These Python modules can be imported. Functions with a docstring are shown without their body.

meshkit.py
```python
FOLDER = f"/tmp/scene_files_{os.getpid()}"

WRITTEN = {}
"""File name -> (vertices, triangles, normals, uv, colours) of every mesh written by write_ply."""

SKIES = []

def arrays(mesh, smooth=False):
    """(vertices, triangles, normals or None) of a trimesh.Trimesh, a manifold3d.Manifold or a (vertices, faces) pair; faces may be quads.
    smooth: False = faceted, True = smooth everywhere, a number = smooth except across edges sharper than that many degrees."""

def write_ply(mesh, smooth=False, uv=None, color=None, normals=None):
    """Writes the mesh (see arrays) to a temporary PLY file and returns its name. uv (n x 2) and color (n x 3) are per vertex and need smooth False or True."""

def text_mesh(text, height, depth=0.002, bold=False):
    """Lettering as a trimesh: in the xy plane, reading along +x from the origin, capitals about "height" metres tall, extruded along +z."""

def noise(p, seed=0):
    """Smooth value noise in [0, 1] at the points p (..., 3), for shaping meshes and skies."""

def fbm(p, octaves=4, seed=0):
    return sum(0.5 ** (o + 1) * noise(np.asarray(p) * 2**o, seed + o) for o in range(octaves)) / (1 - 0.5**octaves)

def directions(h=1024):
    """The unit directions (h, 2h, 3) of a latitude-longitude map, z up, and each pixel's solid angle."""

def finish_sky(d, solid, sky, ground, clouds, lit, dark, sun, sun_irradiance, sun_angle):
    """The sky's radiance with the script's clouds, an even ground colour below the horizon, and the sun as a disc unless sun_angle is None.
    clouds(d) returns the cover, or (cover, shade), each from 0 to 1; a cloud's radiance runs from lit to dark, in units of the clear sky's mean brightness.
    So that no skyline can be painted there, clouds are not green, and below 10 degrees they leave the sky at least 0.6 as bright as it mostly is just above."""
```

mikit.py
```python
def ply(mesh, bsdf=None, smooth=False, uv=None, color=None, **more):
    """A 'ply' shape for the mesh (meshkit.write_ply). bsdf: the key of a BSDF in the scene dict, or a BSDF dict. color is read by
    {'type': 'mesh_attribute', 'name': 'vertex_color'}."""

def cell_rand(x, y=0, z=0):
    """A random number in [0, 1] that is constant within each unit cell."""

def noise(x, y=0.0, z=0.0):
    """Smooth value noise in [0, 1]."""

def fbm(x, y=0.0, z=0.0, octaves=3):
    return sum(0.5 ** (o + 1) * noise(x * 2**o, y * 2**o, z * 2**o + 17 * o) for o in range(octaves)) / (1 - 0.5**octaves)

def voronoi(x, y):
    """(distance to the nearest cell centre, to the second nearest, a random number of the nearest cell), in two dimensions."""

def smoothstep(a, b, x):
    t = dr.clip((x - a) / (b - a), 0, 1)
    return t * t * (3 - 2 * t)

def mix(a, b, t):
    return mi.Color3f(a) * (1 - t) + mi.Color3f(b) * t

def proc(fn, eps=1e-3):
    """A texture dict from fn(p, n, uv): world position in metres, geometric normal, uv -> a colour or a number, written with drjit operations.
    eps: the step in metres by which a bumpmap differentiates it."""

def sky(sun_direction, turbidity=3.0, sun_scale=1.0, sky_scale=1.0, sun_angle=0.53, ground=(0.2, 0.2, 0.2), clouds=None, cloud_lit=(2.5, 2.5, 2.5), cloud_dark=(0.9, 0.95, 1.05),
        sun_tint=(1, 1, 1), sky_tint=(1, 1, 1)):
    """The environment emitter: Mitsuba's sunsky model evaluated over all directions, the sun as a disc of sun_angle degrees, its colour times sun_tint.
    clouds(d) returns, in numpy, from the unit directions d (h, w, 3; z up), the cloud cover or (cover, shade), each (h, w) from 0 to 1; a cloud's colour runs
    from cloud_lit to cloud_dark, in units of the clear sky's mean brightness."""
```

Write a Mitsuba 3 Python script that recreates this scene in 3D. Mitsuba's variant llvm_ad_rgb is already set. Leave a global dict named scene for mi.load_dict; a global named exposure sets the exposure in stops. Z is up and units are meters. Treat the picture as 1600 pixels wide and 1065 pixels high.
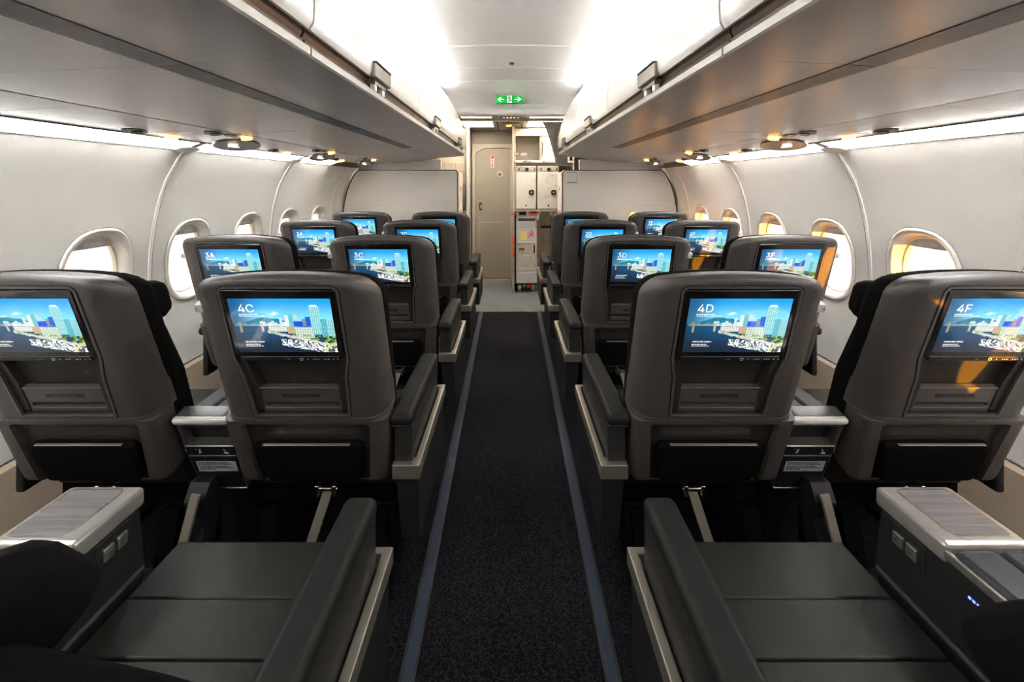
import math
import random

import drjit as dr
import manifold3d as m3d
import mitsuba as mi
import numpy as np
import shapely
import shapely.geometry as sg
import trimesh

import meshkit
import mikit
from mikit import fbm, mix, noise, proc, smoothstep

random.seed(7)
T = mi.ScalarTransform4f
scene, labels = {}, {}


def lin(r, g, b):
    c = np.array([r, g, b], float) / 255
    return [float(v) for v in np.where(c <= 0.04045, c / 12.92, ((c + 0.055) / 1.055) ** 2.4)]


def rgb(c):
    return {'type': 'rgb', 'value': [float(v) for v in c]}


# ------------------------------------------------------------------ camera, sky, sun, large lights, exposure
FPX, EYE = 655.0, 1.46
VPX, VPY = 797.0, 287.0
scene['camera'] = {
    'type': 'perspective', 'fov': 2 * math.degrees(math.atan(800 / FPX)), 'fov_axis': 'x', 'near_clip': 0.02, 'far_clip': 3000.0,
    'principal_point_offset_x': (800 - VPX) / 1600, 'principal_point_offset_y': (532.5 - VPY) / 1065,
    'to_world': T().look_at(origin=[0, 0, EYE], target=[0, 1, EYE], up=[0, 0, 1]),
}
SUN = np.array([1.0, -2.05, 0.045])
SUN /= np.linalg.norm(SUN)
SKY_SCALE, SUN_SCALE = 36.0, 125.0
scene['sky'] = mikit.sky(SUN, turbidity=4.0, sun_scale=SUN_SCALE, sky_scale=SKY_SCALE, ground=(0.6, 0.58, 0.55), sun_tint=(1.0, 1.45, 0.85), sky_tint=(1.0, 1.0, 1.04))
COVE, SIDELIGHT, GALLEY_LAMP = 11.0, 12.0, 7.5
SCREEN = 0.58
exposure = 1.35

# ------------------------------------------------------------------ materials


def pr(name, color, rough=0.5, metal=0.0, spec=0.5, two=True, bump=None, bscale=0.001, **kw):
    d = {'type': 'principled', 'base_color': rgb(color) if not isinstance(color, dict) else color, 'roughness': rough, 'metallic': metal, 'specular': spec, **kw}
    if bump is not None:
        d = {'type': 'bumpmap', 'tex': bump, 'scale': bscale, 'bsdf': d}
    if two:
        d = {'type': 'twosided', 'bsdf': d}
    scene['mat_' + name] = d
    return name


def carpet_fn(p, n, uv):
    a = noise(p.x * 430, p.y * 430, p.z * 430)
    b = noise(p.x * 150, p.y * 200, p.z * 150)
    w = noise(p.x * 3, p.y * 3)
    c = mix(lin(16, 16, 19), lin(46, 46, 54), smoothstep(0.35, 0.85, a * 0.65 + b * 0.35))
    return c * (0.85 + 0.3 * w)


def carpet_h(p, n, uv):
    return noise(p.x * 260, p.y * 260)


def vinyl_fn(p, n, uv):
    return mix(lin(98, 104, 110), lin(116, 122, 128), noise(p.x * 60, p.y * 60) * 0.5 + fbm(p.x * 9, p.y * 9) * 0.5)


def shell_fn(p, n, uv):
    # fine perforated weave of the seat shells
    g = noise(p.x * 420, p.y * 420, p.z * 420)
    return mix(lin(61, 57, 55), lin(72, 67, 65), g)


def leather_h(p, n, uv):
    return fbm(p.x * 160, p.y * 160, p.z * 160, 2)


def fabric_fn(p, n, uv):
    return mix(lin(10, 10, 10), lin(17, 17, 17), noise(p.x * 500, p.y * 500, p.z * 500))


def wood_fn(p, n, uv):
    g = fbm(p.x * 6, p.y * 190, p.z * 6, 3)
    return mix(lin(96, 92, 92), lin(150, 146, 146), g)


def laminate_fn(p, n, uv):
    # flat print of thin horizontal lines on the partition laminate
    c = mi.Color3f(lin(228, 221, 211)) * (0.93 + 0.09 * noise(0.5, 0.5, p.z * 38))
    l1 = smoothstep(0.80, 0.9, noise(7.5, 2.5, p.z * 75)) * 0.22
    l2 = smoothstep(0.75, 0.85, noise(3.5, 9.5, p.z * 190)) * 0.10
    return c * (1 - l1 - l2)


def scuff_fn(p, n, uv):
    return mix(lin(226, 222, 216), lin(205, 200, 194), smoothstep(0.55, 0.8, fbm(p.x * 14, p.y * 14, p.z * 14)))


def dado_fn(p, n, uv):
    return mix(lin(150, 134, 118), lin(162, 146, 128), noise(p.x * 300, p.y * 300, p.z * 300))


pr('carpet', proc(carpet_fn), 0.95, spec=0.1, bump=proc(carpet_h), bscale=0.0015)
pr('vinyl', proc(vinyl_fn), 0.35)
pr('wall_white', lin(228, 225, 217), 0.38, spec=0.45)
pr('bead_white', lin(235, 231, 227), 0.35)
pr('gap_dark', lin(60, 58, 58), 0.6)
pr('seam_grey', lin(150, 147, 143), 0.5)
pr('dado', proc(dado_fn), 0.9, spec=0.1)
pr('ceiling_white', lin(238, 236, 232), 0.5, spec=0.3)
pr('bin_lip', lin(168, 164, 158), 0.35, spec=0.4)
pr('bin_white', lin(240, 238, 235), 0.3, spec=0.5)
pr('bin_grey', lin(158, 152, 148), 0.3, spec=0.5)
pr('psu_grey', lin(206, 201, 197), 0.4, spec=0.4)
pr('groove_dark', lin(40, 38, 41), 0.4, spec=0.4)
pr('bronze', lin(96, 86, 78), 0.22, metal=0.8)
pr('steel', lin(205, 200, 190), 0.3, metal=0.9)
pr('tray_silver', lin(206, 201, 193), 0.32, metal=0.65)
pr('strip_pale', lin(176, 170, 154), 0.4, metal=0.3)
pr('latch_metal', lin(120, 112, 104), 0.3, metal=0.7)
pr('chrome', lin(225, 222, 216), 0.12, metal=1.0)
pr('champagne', lin(178, 173, 162), 0.34, metal=0.8)
pr('shell', proc(shell_fn), 0.45, spec=0.45)
pr('shell_dark', lin(42, 39, 38), 0.45, spec=0.45)
pr('frame_grey', lin(72, 70, 70), 0.32, spec=0.5)
pr('recess_grey', lin(42, 39, 38), 0.5, spec=0.3)
pr('black_gloss', lin(18, 18, 19), 0.12, spec=0.7)
pr('black_plastic', lin(24, 24, 25), 0.4, spec=0.4)
pr('pocket_black', lin(11, 11, 11), 0.8, spec=0.06)
pr('fabric_black', proc(fabric_fn), 0.95, spec=0.03)
pr('leather', lin(34, 33, 31), 0.5, spec=0.4, bump=proc(leather_h), bscale=0.0008)
pr('arm_leather', lin(25, 25, 25), 0.55, spec=0.22)
pr('arm_panel', lin(32, 32, 32), 0.5, spec=0.35)
pr('pedestal', lin(26, 26, 27), 0.55, spec=0.3)
pr('pad_blue', lin(44, 47, 53), 0.42, spec=0.4)
pr('wood', proc(wood_fn), 0.25, spec=0.5)
pr('console_dark', lin(30, 31, 32), 0.45, spec=0.4)
pr('console_navy', lin(28, 30, 37), 0.4, spec=0.4)
pr('cap_white', lin(225, 224, 222), 0.32, spec=0.5)
pr('tag_white', lin(228, 228, 226), 0.4)
pr('track_blue', lin(60, 70, 88), 0.3, spec=0.5)
pr('track_edge', lin(52, 54, 60), 0.4)
pr('laminate', proc(laminate_fn), 0.38, spec=0.35)
pr('galley_beige', lin(226, 214, 198), 0.4, spec=0.4)
pr('galley_white', proc(scuff_fn), 0.4, spec=0.4)
pr('galley_grey', lin(138, 131, 122), 0.4, spec=0.4)
pr('door_grey', lin(160, 153, 143), 0.38, spec=0.4)
pr('door_frame', lin(178, 171, 161), 0.35, spec=0.4)
pr('edge_pink', lin(222, 208, 204), 0.4, spec=0.4)
pr('ink_black', lin(20, 20, 20), 0.6)
pr('ink_red', lin(205, 32, 40), 0.5)
pr('ink_orange', lin(235, 92, 40), 0.5)
pr('note_yellow', lin(246, 236, 150), 0.6)
pr('placard', lin(222, 220, 226), 0.5)
pr('label_grey', lin(190, 192, 196), 0.4)
pr('sign_green', lin(0, 150, 60), 0.4)
pr('sign_white', lin(235, 245, 232), 0.5)
pr('man_green', lin(40, 90, 60), 0.5)
pr('wheel_grey', lin(150, 146, 142), 0.5)
pr('rubber', lin(28, 28, 28), 0.7)
pr('curtain', lin(196, 194, 190), 0.9, spec=0.1)
pr('emit_base', lin(245, 245, 245), 0.6)
pr('screen_glass', lin(44, 44, 46), 0.07, spec=0.6)
pr('tarmac', lin(222, 224, 228), 0.9, spec=0.1)
scene['mat_pane_glass'] = {'type': 'thindielectric', 'int_ior': 1.35}

# ------------------------------------------------------------------ mesh helpers


def TM(v, f):
    return trimesh.Trimesh(np.asarray(v, float), np.asarray(f, int), process=False)


def cat(*ms):
    return trimesh.util.concatenate([m for m in ms])


def man2tm(m):
    q = m.to_mesh()
    return TM(q.vert_properties[:, :3], q.tri_verts)


def tm2man(m):
    return m3d.Manifold(m3d.Mesh(np.asarray(m.vertices, np.float32), np.asarray(m.faces, np.uint32)))


def xf(m, M):
    r = m.copy()
    r.apply_transform(np.asarray(M, float))
    return r


def tr(x, y, z):
    M = np.eye(4)
    M[:3, 3] = (x, y, z)
    return M


def mir(m):
    v = np.array(m.vertices)
    v[:, 0] *= -1
    return TM(v, np.array(m.faces)[:, ::-1])


def rotx(a):
    c, s = math.cos(a), math.sin(a)
    return np.array([[1, 0, 0, 0], [0, c, -s, 0], [0, s, c, 0], [0, 0, 0, 1.0]])


def box(x0, x1, y0, y1, z0, z1):
    m = trimesh.creation.box((abs(x1 - x0), abs(y1 - y0), abs(z1 - z0)))
    m.apply_translation(((x0 + x1) / 2, (y0 + y1) / 2, (z0 + z1) / 2))
    return TM(m.vertices, m.faces)


def rbox(x0, x1, y0, y1, z0, z1, r=0.01, n=12):
    r = min(r, 0.49 * min(abs(x1 - x0), abs(y1 - y0), abs(z1 - z0)))
    s = m3d.Manifold.sphere(r, n)
    parts = [s.translate([x, y, z]) for x in (x0 + r, x1 - r) for y in (y0 + r, y1 - r) for z in (z0 + r, z1 - r)]
    return man2tm(m3d.Manifold.batch_hull(parts))


def hull(points_r, n=12):
    return man2tm(m3d.Manifold.batch_hull([m3d.Manifold.sphere(r, n).translate(list(map(float, p))) for p, r in points_r]))


def poly(pts):
    g = sg.Polygon(pts)
    return g if g.is_valid else g.buffer(0)


def prism(g, h, z0=0.0):
    """extrude a shapely polygon along +z from z0"""
    gs = getattr(g, 'geoms', [g])
    ms = []
    for q in gs:
        m = trimesh.creation.extrude_polygon(shapely.geometry.polygon.orient(q), h, engine='earcut')
        m.apply_translation((0, 0, z0))
        ms.append(TM(m.vertices, m.faces))
    return cat(*ms)


def bar(p0, p1, w, h, up=(0, 0, 1)):
    p0, p1 = np.array(p0, float), np.array(p1, float)
    d = p1 - p0
    L = np.linalg.norm(d)
    d /= L
    a = np.cross(d, up)
    a /= np.linalg.norm(a)
    b = np.cross(a, d)
    m = trimesh.creation.box((w, h, L))
    M = np.eye(4)
    M[:3, 0], M[:3, 1], M[:3, 2], M[:3, 3] = a, -b, d, (p0 + p1) / 2
    if np.linalg.det(M[:3, :3]) < 0:
        M[:3, 1] *= -1
    m.apply_transform(M)
    return TM(m.vertices, m.faces)


def cyl(p0, p1, r, n=16, r2=None):
    p0, p1 = np.array(p0, float), np.array(p1, float)
    d = p1 - p0
    L = np.linalg.norm(d)
    d /= L
    a = np.cross(d, (0, 0, 1) if abs(d[2]) < 0.9 else (1, 0, 0))
    a /= np.linalg.norm(a)
    b = np.cross(d, a)
    t = np.arange(n) * 2 * np.pi / n
    ring = np.cos(t)[:, None] * a + np.sin(t)[:, None] * b
    r2 = r if r2 is None else r2
    v = np.vstack([p0 + r * ring, p1 + r2 * ring, [p0], [p1]])
    i = np.arange(n)
    j = (i + 1) % n
    f = np.vstack([np.stack([i, j, n + j], 1), np.stack([i, n + j, n + i], 1), np.stack([j, i, i * 0 + 2 * n], 1), np.stack([n + i, n + j, i * 0 + 2 * n + 1], 1)])
    return TM(v, f)


def loft(rings, closed_caps=True, wrap=True):
    """rings: list of (N,3); joined in order; wrap closes each ring."""
    rings = [np.asarray(r, float) for r in rings]
    n, k = len(rings[0]), len(rings)
    v = np.vstack(rings)
    f = []
    m = n if wrap else n - 1
    i = np.arange(m)
    j = (i + 1) % n
    for a in range(k - 1):
        o, q = a * n, (a + 1) * n
        f += [np.stack([o + i, o + j, q + j], 1), np.stack([o + i, q + j, q + i], 1)]
    f = np.vstack(f)
    if closed_caps and wrap:
        v = np.vstack([v, [rings[0].mean(0)], [rings[-1].mean(0)]])
        c0, c1 = len(v) - 2, len(v) - 1
        e = (k - 1) * n
        f = np.vstack([f, np.stack([j, i, i * 0 + c0], 1), np.stack([e + i, e + j, i * 0 + c1], 1)])
    return TM(v, f)


def resample(pts, n):
    p = np.asarray(pts, float)
    p = np.vstack([p, p[:1]])
    s = np.r_[0, np.cumsum(np.linalg.norm(np.diff(p, axis=0), axis=1))]
    t = np.linspace(0, s[-1], n, endpoint=False)
    return np.stack([np.interp(t, s, p[:, k]) for k in range(2)], 1)


def outline(pts, r, n=96):
    """rounded polygon, resampled counter-clockwise"""
    g = sg.Polygon(pts).buffer(-r, join_style=2).buffer(r, quad_segs=12)
    return resample(np.array(shapely.geometry.polygon.orient(g).exterior.coords)[:-1], n)


def normals2(o):
    d = np.roll(o, -1, 0) - np.roll(o, 1, 0)
    d /= np.linalg.norm(d, axis=1, keepdims=True)
    return np.stack([d[:, 1], -d[:, 0]], 1)


def plate(o, thick, r_back=0.03, r_front=0.02, r_top=None, steps=6):
    """solid plate with outline o in (u, s); the w axis points to the viewer: back surface at w=0, front at -thick; edges rounded."""
    nrm = normals2(o)
    rb = np.full(len(o), r_back)
    if r_top is not None:
        rb = r_top + (r_back - r_top) * nrm[:, 0] ** 2
    rings = []
    for a in np.linspace(0, np.pi / 2, steps):
        q = o - nrm * (rb * (1 - np.sin(a)))[:, None]
        rings.append(np.c_[q, -rb * (1 - np.cos(a))])
    for a in np.linspace(np.pi / 2, 0, steps):
        q = o - nrm * (r_front * (1 - np.sin(a)))
        rings.append(np.c_[q, np.full(len(o), -thick + r_front * (1 - np.cos(a)))])
    return loft(rings[::-1])


def rr(u0, u1, s0, s1, r=0.01):
    g = sg.box(u0 + r, s0 + r, u1 - r, s1 - r).buffer(r, quad_segs=6) if r > 0 else sg.box(u0, s0, u1, s1)
    return g


def yz(m):
    """profile mesh given in (x, z, y) axes -> world (x, y, z)"""
    v = np.array(m.vertices)[:, [0, 2, 1]]
    return TM(v, np.array(m.faces)[:, ::-1])


def profile_extrude(pts, y0, y1):
    return yz(prism(poly(pts), y1 - y0, y0))


def sheet(pts, y0, y1, flip=False, ny=1):
    """open sheet: profile (x, z) swept along y"""
    p = np.asarray(pts, float)
    ys = np.linspace(y0, y1, ny + 1)
    rings = [np.c_[p[:, 0], np.full(len(p), y), p[:, 1]] for y in ys]
    m = loft(rings, False, False)
    if flip:
        m = TM(m.vertices, np.array(m.faces)[:, ::-1])
    return m


# ------------------------------------------------------------------ scene helpers
COUNT, CACHE = {}, {}


def numbered(name):
    k = COUNT.get(name, 0)
    COUNT[name] = k + 1
    return name if k == 0 else f'{name}_{k:03d}'


def thing(name, label, cat_, group=None, kind=None):
    key = numbered(name)
    labels[key] = {'label': label, 'category': cat_}
    if group:
        labels[key]['group'] = group
    if kind:
        labels[key]['kind'] = kind
    return key


def struct(name, label=None, cat_=None):
    key = numbered(name)
    labels[key] = {'kind': 'structure'}
    if label:
        labels[key]['label'] = label
    if cat_:
        labels[key]['category'] = cat_
    return key


def part(parent, name, mesh, mat, M=None, smooth=32, emit=None, weight=None, label=None, uv=None):
    """one entry; name None = the thing itself"""
    key = parent if name is None else numbered(parent + '__' + name)
    ck = (id(mesh), mat, str(smooth))
    if ck not in CACHE:
        CACHE[ck] = (mikit.ply(mesh, 'mat_' + mat, smooth=smooth, uv=uv), mesh)
    d = dict(CACHE[ck][0])
    if M is not None:
        d['to_world'] = T(np.asarray(M, float).tolist())
    if emit is not None:
        e = {'type': 'area', 'radiance': rgb(emit) if not isinstance(emit, dict) else emit}
        if weight is not None:
            e['sampling_weight'] = weight
        d['emitter'] = e
    scene[key] = d
    if label:
        labels[key] = {'label': label}
    return key


# ------------------------------------------------------------------ cabin shell
Y0, YB, YF = -1.6, 4.80, 6.20          # rear end, partitions, front wall
WALL = np.array([(1.895, 0.40), (1.925, 0.55), (1.944, 0.72), (1.951, 0.90), (1.949, 1.03), (1.935, 1.18), (1.905, 1.34), (1.858, 1.48), (1.80, 1.585), (1.762, 1.64)])
from scipy.interpolate import CubicSpline
_t = np.r_[0, np.cumsum(np.linalg.norm(np.diff(WALL, axis=0), axis=1))]
_cs = CubicSpline(_t, WALL)
WP = _cs(np.linspace(0, _t[-1], 40))


def wall_x(z):
    return np.interp(z, WP[:, 1], WP[:, 0])


WIN_Y = [-1.41, -0.845, -0.28, 0.285, 0.85, 1.415, 1.98, 2.55, 3.115, 3.68, 4.245]
JOINTS = [Y0, -1.13, 0.0, 1.13, 2.265, 3.397, 4.53, YB]
WZ = 1.005


def oval(hy, hz, n=64, e=2.5):
    t = np.arange(n) * 2 * np.pi / n
    c, s = np.cos(t), np.sin(t)
    return np.stack([np.sign(c) * np.abs(c) ** (2 / e) * hy, np.sign(s) * np.abs(s) ** (2 / e) * hz], 1)


fl = struct('floor')
g = sg.box(-2.1, Y0, 2.1, YB)
part(fl, 'carpet', box(-2.1, 2.1, Y0, YB, -0.03, 0.0), 'carpet', smooth=False)
part(fl, 'vinyl', box(-2.1, 2.1, YB, YF + 0.1, -0.03, 0.0), 'vinyl', smooth=False)
tk = struct('trim_1')
part(tk, 'threshold_strip', box(-0.62, 0.62, YB - 0.03, YB + 0.02, 0.0, 0.006), 'steel', smooth=False)


def strip_mesh(w0, w1, z):
    """seat track cover: from the rear to the partition, drifting a little outwards"""
    a0, a1 = 0.283, 0.318
    v = []
    for y, a in ((-0.4, a0), (YB - 0.03, a1)):
        v += [(a + w0, y, 0), (a + w1, y, 0), (a + w1, y, z), (a + w0, y, z)]
    f = [(0, 1, 2, 3), (7, 6, 5, 4), (0, 4, 5, 1), (1, 5, 6, 2), (2, 6, 7, 3), (3, 7, 4, 0)]
    f = np.array(f)
    f = np.vstack([f[:, [0, 2, 1]], f[:, [0, 3, 2]]])
    return TM(v, f)


for i, sgn in enumerate((-1, 1)):
    tk = struct(f'trim_{i + 2}')
    a, b, c = strip_mesh(-0.006, 0.024, 0.006), strip_mesh(-0.014, -0.006, 0.004), strip_mesh(0.024, 0.034, 0.004)
    if sgn < 0:
        a, b, c = mir(a), mir(b), mir(c)
    part(tk, 'track_cover', a, 'track_blue', smooth=False)
    part(tk, 'track_edge', b, 'track_edge', smooth=False)
    part(tk, 'track_edge', c, 'track_edge', smooth=False)

ground = struct('ground_apron')
part(ground, None, box(-400, 400, -400, 400, -3.55, -3.5), 'tarmac', smooth=False)

win_n = 0
SIDE = {-1: 'left', 1: 'right'}
# window meshes (right side; mirrored for the left)
rings = []
for hy, hz, dx, blend in ((0.184, 0.244, 0.000, 1), (0.180, 0.240, -0.007, 1), (0.172, 0.232, -0.009, 1), (0.160, 0.219, -0.004, 1), (0.152, 0.210, 0.006, 0.7), (0.147, 0.204, 0.016, 0.3), (0.144, 0.200, 0.028, 0), (0.142, 0.198, 0.036, 0)):
    o = oval(hy, hz)
    x = blend * wall_x(WZ + o[:, 1]) + (1 - blend) * 1.951 + dx
    rings.append(np.c_[x, o[:, 0], WZ + o[:, 1]])
SURROUND = loft(rings, False)
SEAM = loft([np.c_[wall_x(WZ + oval(a, b)[:, 1]) - 0.0015, oval(a, b)[:, 0], WZ + oval(a, b)[:, 1]] for a, b in ((0.1875, 0.2475), (0.1835, 0.2435))], False)
o = oval(0.1435, 0.1995)
o2 = oval(0.134, 0.190)
INNER = loft([np.c_[np.full(64, 1.986), o[:, 0], WZ + o[:, 1]], np.c_[np.full(64, 1.985), o2[:, 0], WZ + o2[:, 1]], np.c_[np.full(64, 2.005), o2[:, 0], WZ + o2[:, 1]]], False)
PANE = loft([np.c_[np.full(64, 1.998), o[:, 0] * 0.95, WZ + o[:, 1] * 0.965]] + [np.c_[np.full(64, 1.998), o[:, 0] * 0.01, WZ + o[:, 1] * 0.01]], False)
_pv = np.vstack([np.c_[np.full(64, 1.998), o[:, 0] * 0.95, WZ + o[:, 1] * 0.965], [[1.998, 0, WZ]]])
PANE = TM(_pv, [(i, (i + 1) % 64, 64) for i in range(64)])
gsh = sg.Polygon(oval(0.139, 0.195) + [0, 0]).intersection(sg.box(-1, 0.150, 1, 1))
SHADE = prism(gsh, 0.006)
SHADE = TM(np.array(SHADE.vertices)[:, [2, 0, 1]] + [1.976, 0, WZ], SHADE.faces)
FULLSHADE = prism(sg.Polygon(oval(0.1425, 0.1985)), 0.006)
FULLSHADE = TM(np.array(FULLSHADE.vertices)[:, [2, 0, 1]] + [1.976, 0, WZ], FULLSHADE.faces)
t = np.arange(24) * 2 * np.pi / 24
HANDLE = prism(sg.Polygon(np.stack([0.048 * np.cos(t), 0.166 + 0.012 * np.sin(t)], 1)), 0.010)
HANDLE = TM(np.array(HANDLE.vertices)[:, [2, 0, 1]] + [1.970, 0, WZ], HANDLE.faces)

for sgn in (-1, 1):
    wl = struct(f'wall_{SIDE[sgn]}')
    F = (lambda m: mir(m)) if sgn < 0 else (lambda m: m)
    outer = np.c_[WP[:, 0] + 0.02, WP[:, 1]]
    ring2 = np.vstack([WP, outer[::-1]])
    for a, b in zip(JOINTS[:-1], JOINTS[1:]):
        m = tm2man(profile_extrude(ring2, a, b))
        for wy in WIN_Y:
            if a < wy < b:
                cut = prism(sg.Polygon(oval(0.176, 0.236) + [wy, WZ]), 0.4, 1.8)
                cut = TM(np.array(cut.vertices)[:, [2, 0, 1]], cut.faces)
                m = m - tm2man(cut)
        part(wl, 'panel', F(man2tm(m)), 'wall_white', smooth=25)
    for jy in JOINTS[1:-1]:
        if jy > -0.5:
            bead = np.vstack([WP + [-0.007, 0], (WP + [0.004, 0])[::-1]])
            part(wl, 'joint_bead', F(profile_extrude(bead, jy - 0.009, jy + 0.007)), 'bead_white', smooth=25)
            gp = np.vstack([WP + [-0.0075, 0], (WP + [0.004, 0])[::-1]])
            part(wl, 'joint_gap', F(profile_extrude(gp, jy + 0.007, jy + 0.011)), 'seam_grey', smooth=25)
    dd = [(1.897, 0.405), (1.885, 0.41), (1.87, 0.395), (1.85, 0.30), (1.80, 0.0), (2.05, 0.0), (2.05, 0.405)]
    part(wl, 'dado', F(profile_extrude(dd, Y0, YB)), 'dado', smooth=25)
    ga = [(1.890, 0.405), (1.890, 0.414), (1.93, 0.414), (1.93, 0.405)]
    part(wl, 'dado_gap', F(profile_extrude(ga, Y0, YB)), 'gap_dark')
    # outer skin keeps daylight out everywhere but the windows
    part(wl, 'skin', F(box(2.10, 2.12, Y0, YF + 0.2, 1.30, 2.72)), 'gap_dark', smooth=False)
    part(wl, 'skin', F(box(2.10, 2.12, Y0, YF + 0.2, -0.1, 0.66)), 'gap_dark', smooth=False)
    # the front part of the entrance area beyond the partitions
    part(wl, 'entrance_panel', F(box(1.93, 1.96, YB, YF, 0.0, 2.3)), 'wall_white', smooth=False)
    for wy in WIN_Y:
        win_n += 1
        w = struct(f'window_{win_n}')
        M = tr(0, wy, 0)
        if 'sur%d' % sgn not in CACHE:
            CACHE['sur%d' % sgn] = [F(q) for q in (SURROUND, INNER, PANE, SHADE, HANDLE, SEAM)]
        S = CACHE['sur%d' % sgn]
        part(w, 'surround', S[0], 'wall_white', M, smooth=50)
        part(w, 'inner_bezel', S[1], 'wall_white', M, smooth=50)
        part(w, 'pane', S[2], 'pane_glass', M, smooth=False)
        if sgn > 0 and wy < -0.5:
            part(w, 'shade', FULLSHADE, 'psu_grey', M)
        else:
            part(w, 'shade', S[3], 'psu_grey', M)
        part(w, 'shade_handle', S[4], 'bead_white', M)
        part(w, 'seam', S[5], 'seam_grey', M)

wb = struct('wall_back')
part(wb, None, box(-2.1, 2.1, Y0 - 0.03, Y0, -0.03, 2.7), 'wall_white', smooth=False)

# ------------------------------------------------------------------ ceiling
CX = 0.012
CEIL = [(0.0, 2.385), (0.2, 2.383), (0.4, 2.374), (0.55, 2.368), (0.64, 2.368), (0.66, 2.366)]
cp = [(-x, z) for x, z in CEIL[::-1]] + CEIL[1:]
cl = struct('ceiling')
up = [(0.66, 2.41), (-0.66, 2.41)]
edges = [Y0, -0.4, 0.66, 1.73, 2.80, 3.34, 3.74]
for a, b in zip(edges[:-1], edges[1:]):
    part(cl, 'panel', xf(profile_extrude(cp + up, a, b - 0.006), tr(CX, 0, 0)), 'ceiling_white', smooth=25)
    bd = [(x, z - 0.003) for x, z in cp] + up
    part(cl, 'panel_joint', xf(profile_extrude(bd, b - 0.007, b + 0.001), tr(CX, 0, 0)), 'bead_white', smooth=25)
part(cl, 'ceiling_vent', rbox(CX - 0.018, CX + 0.018, 3.19, 3.24, 2.377, 2.39, 0.004), 'gap_dark')
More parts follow.
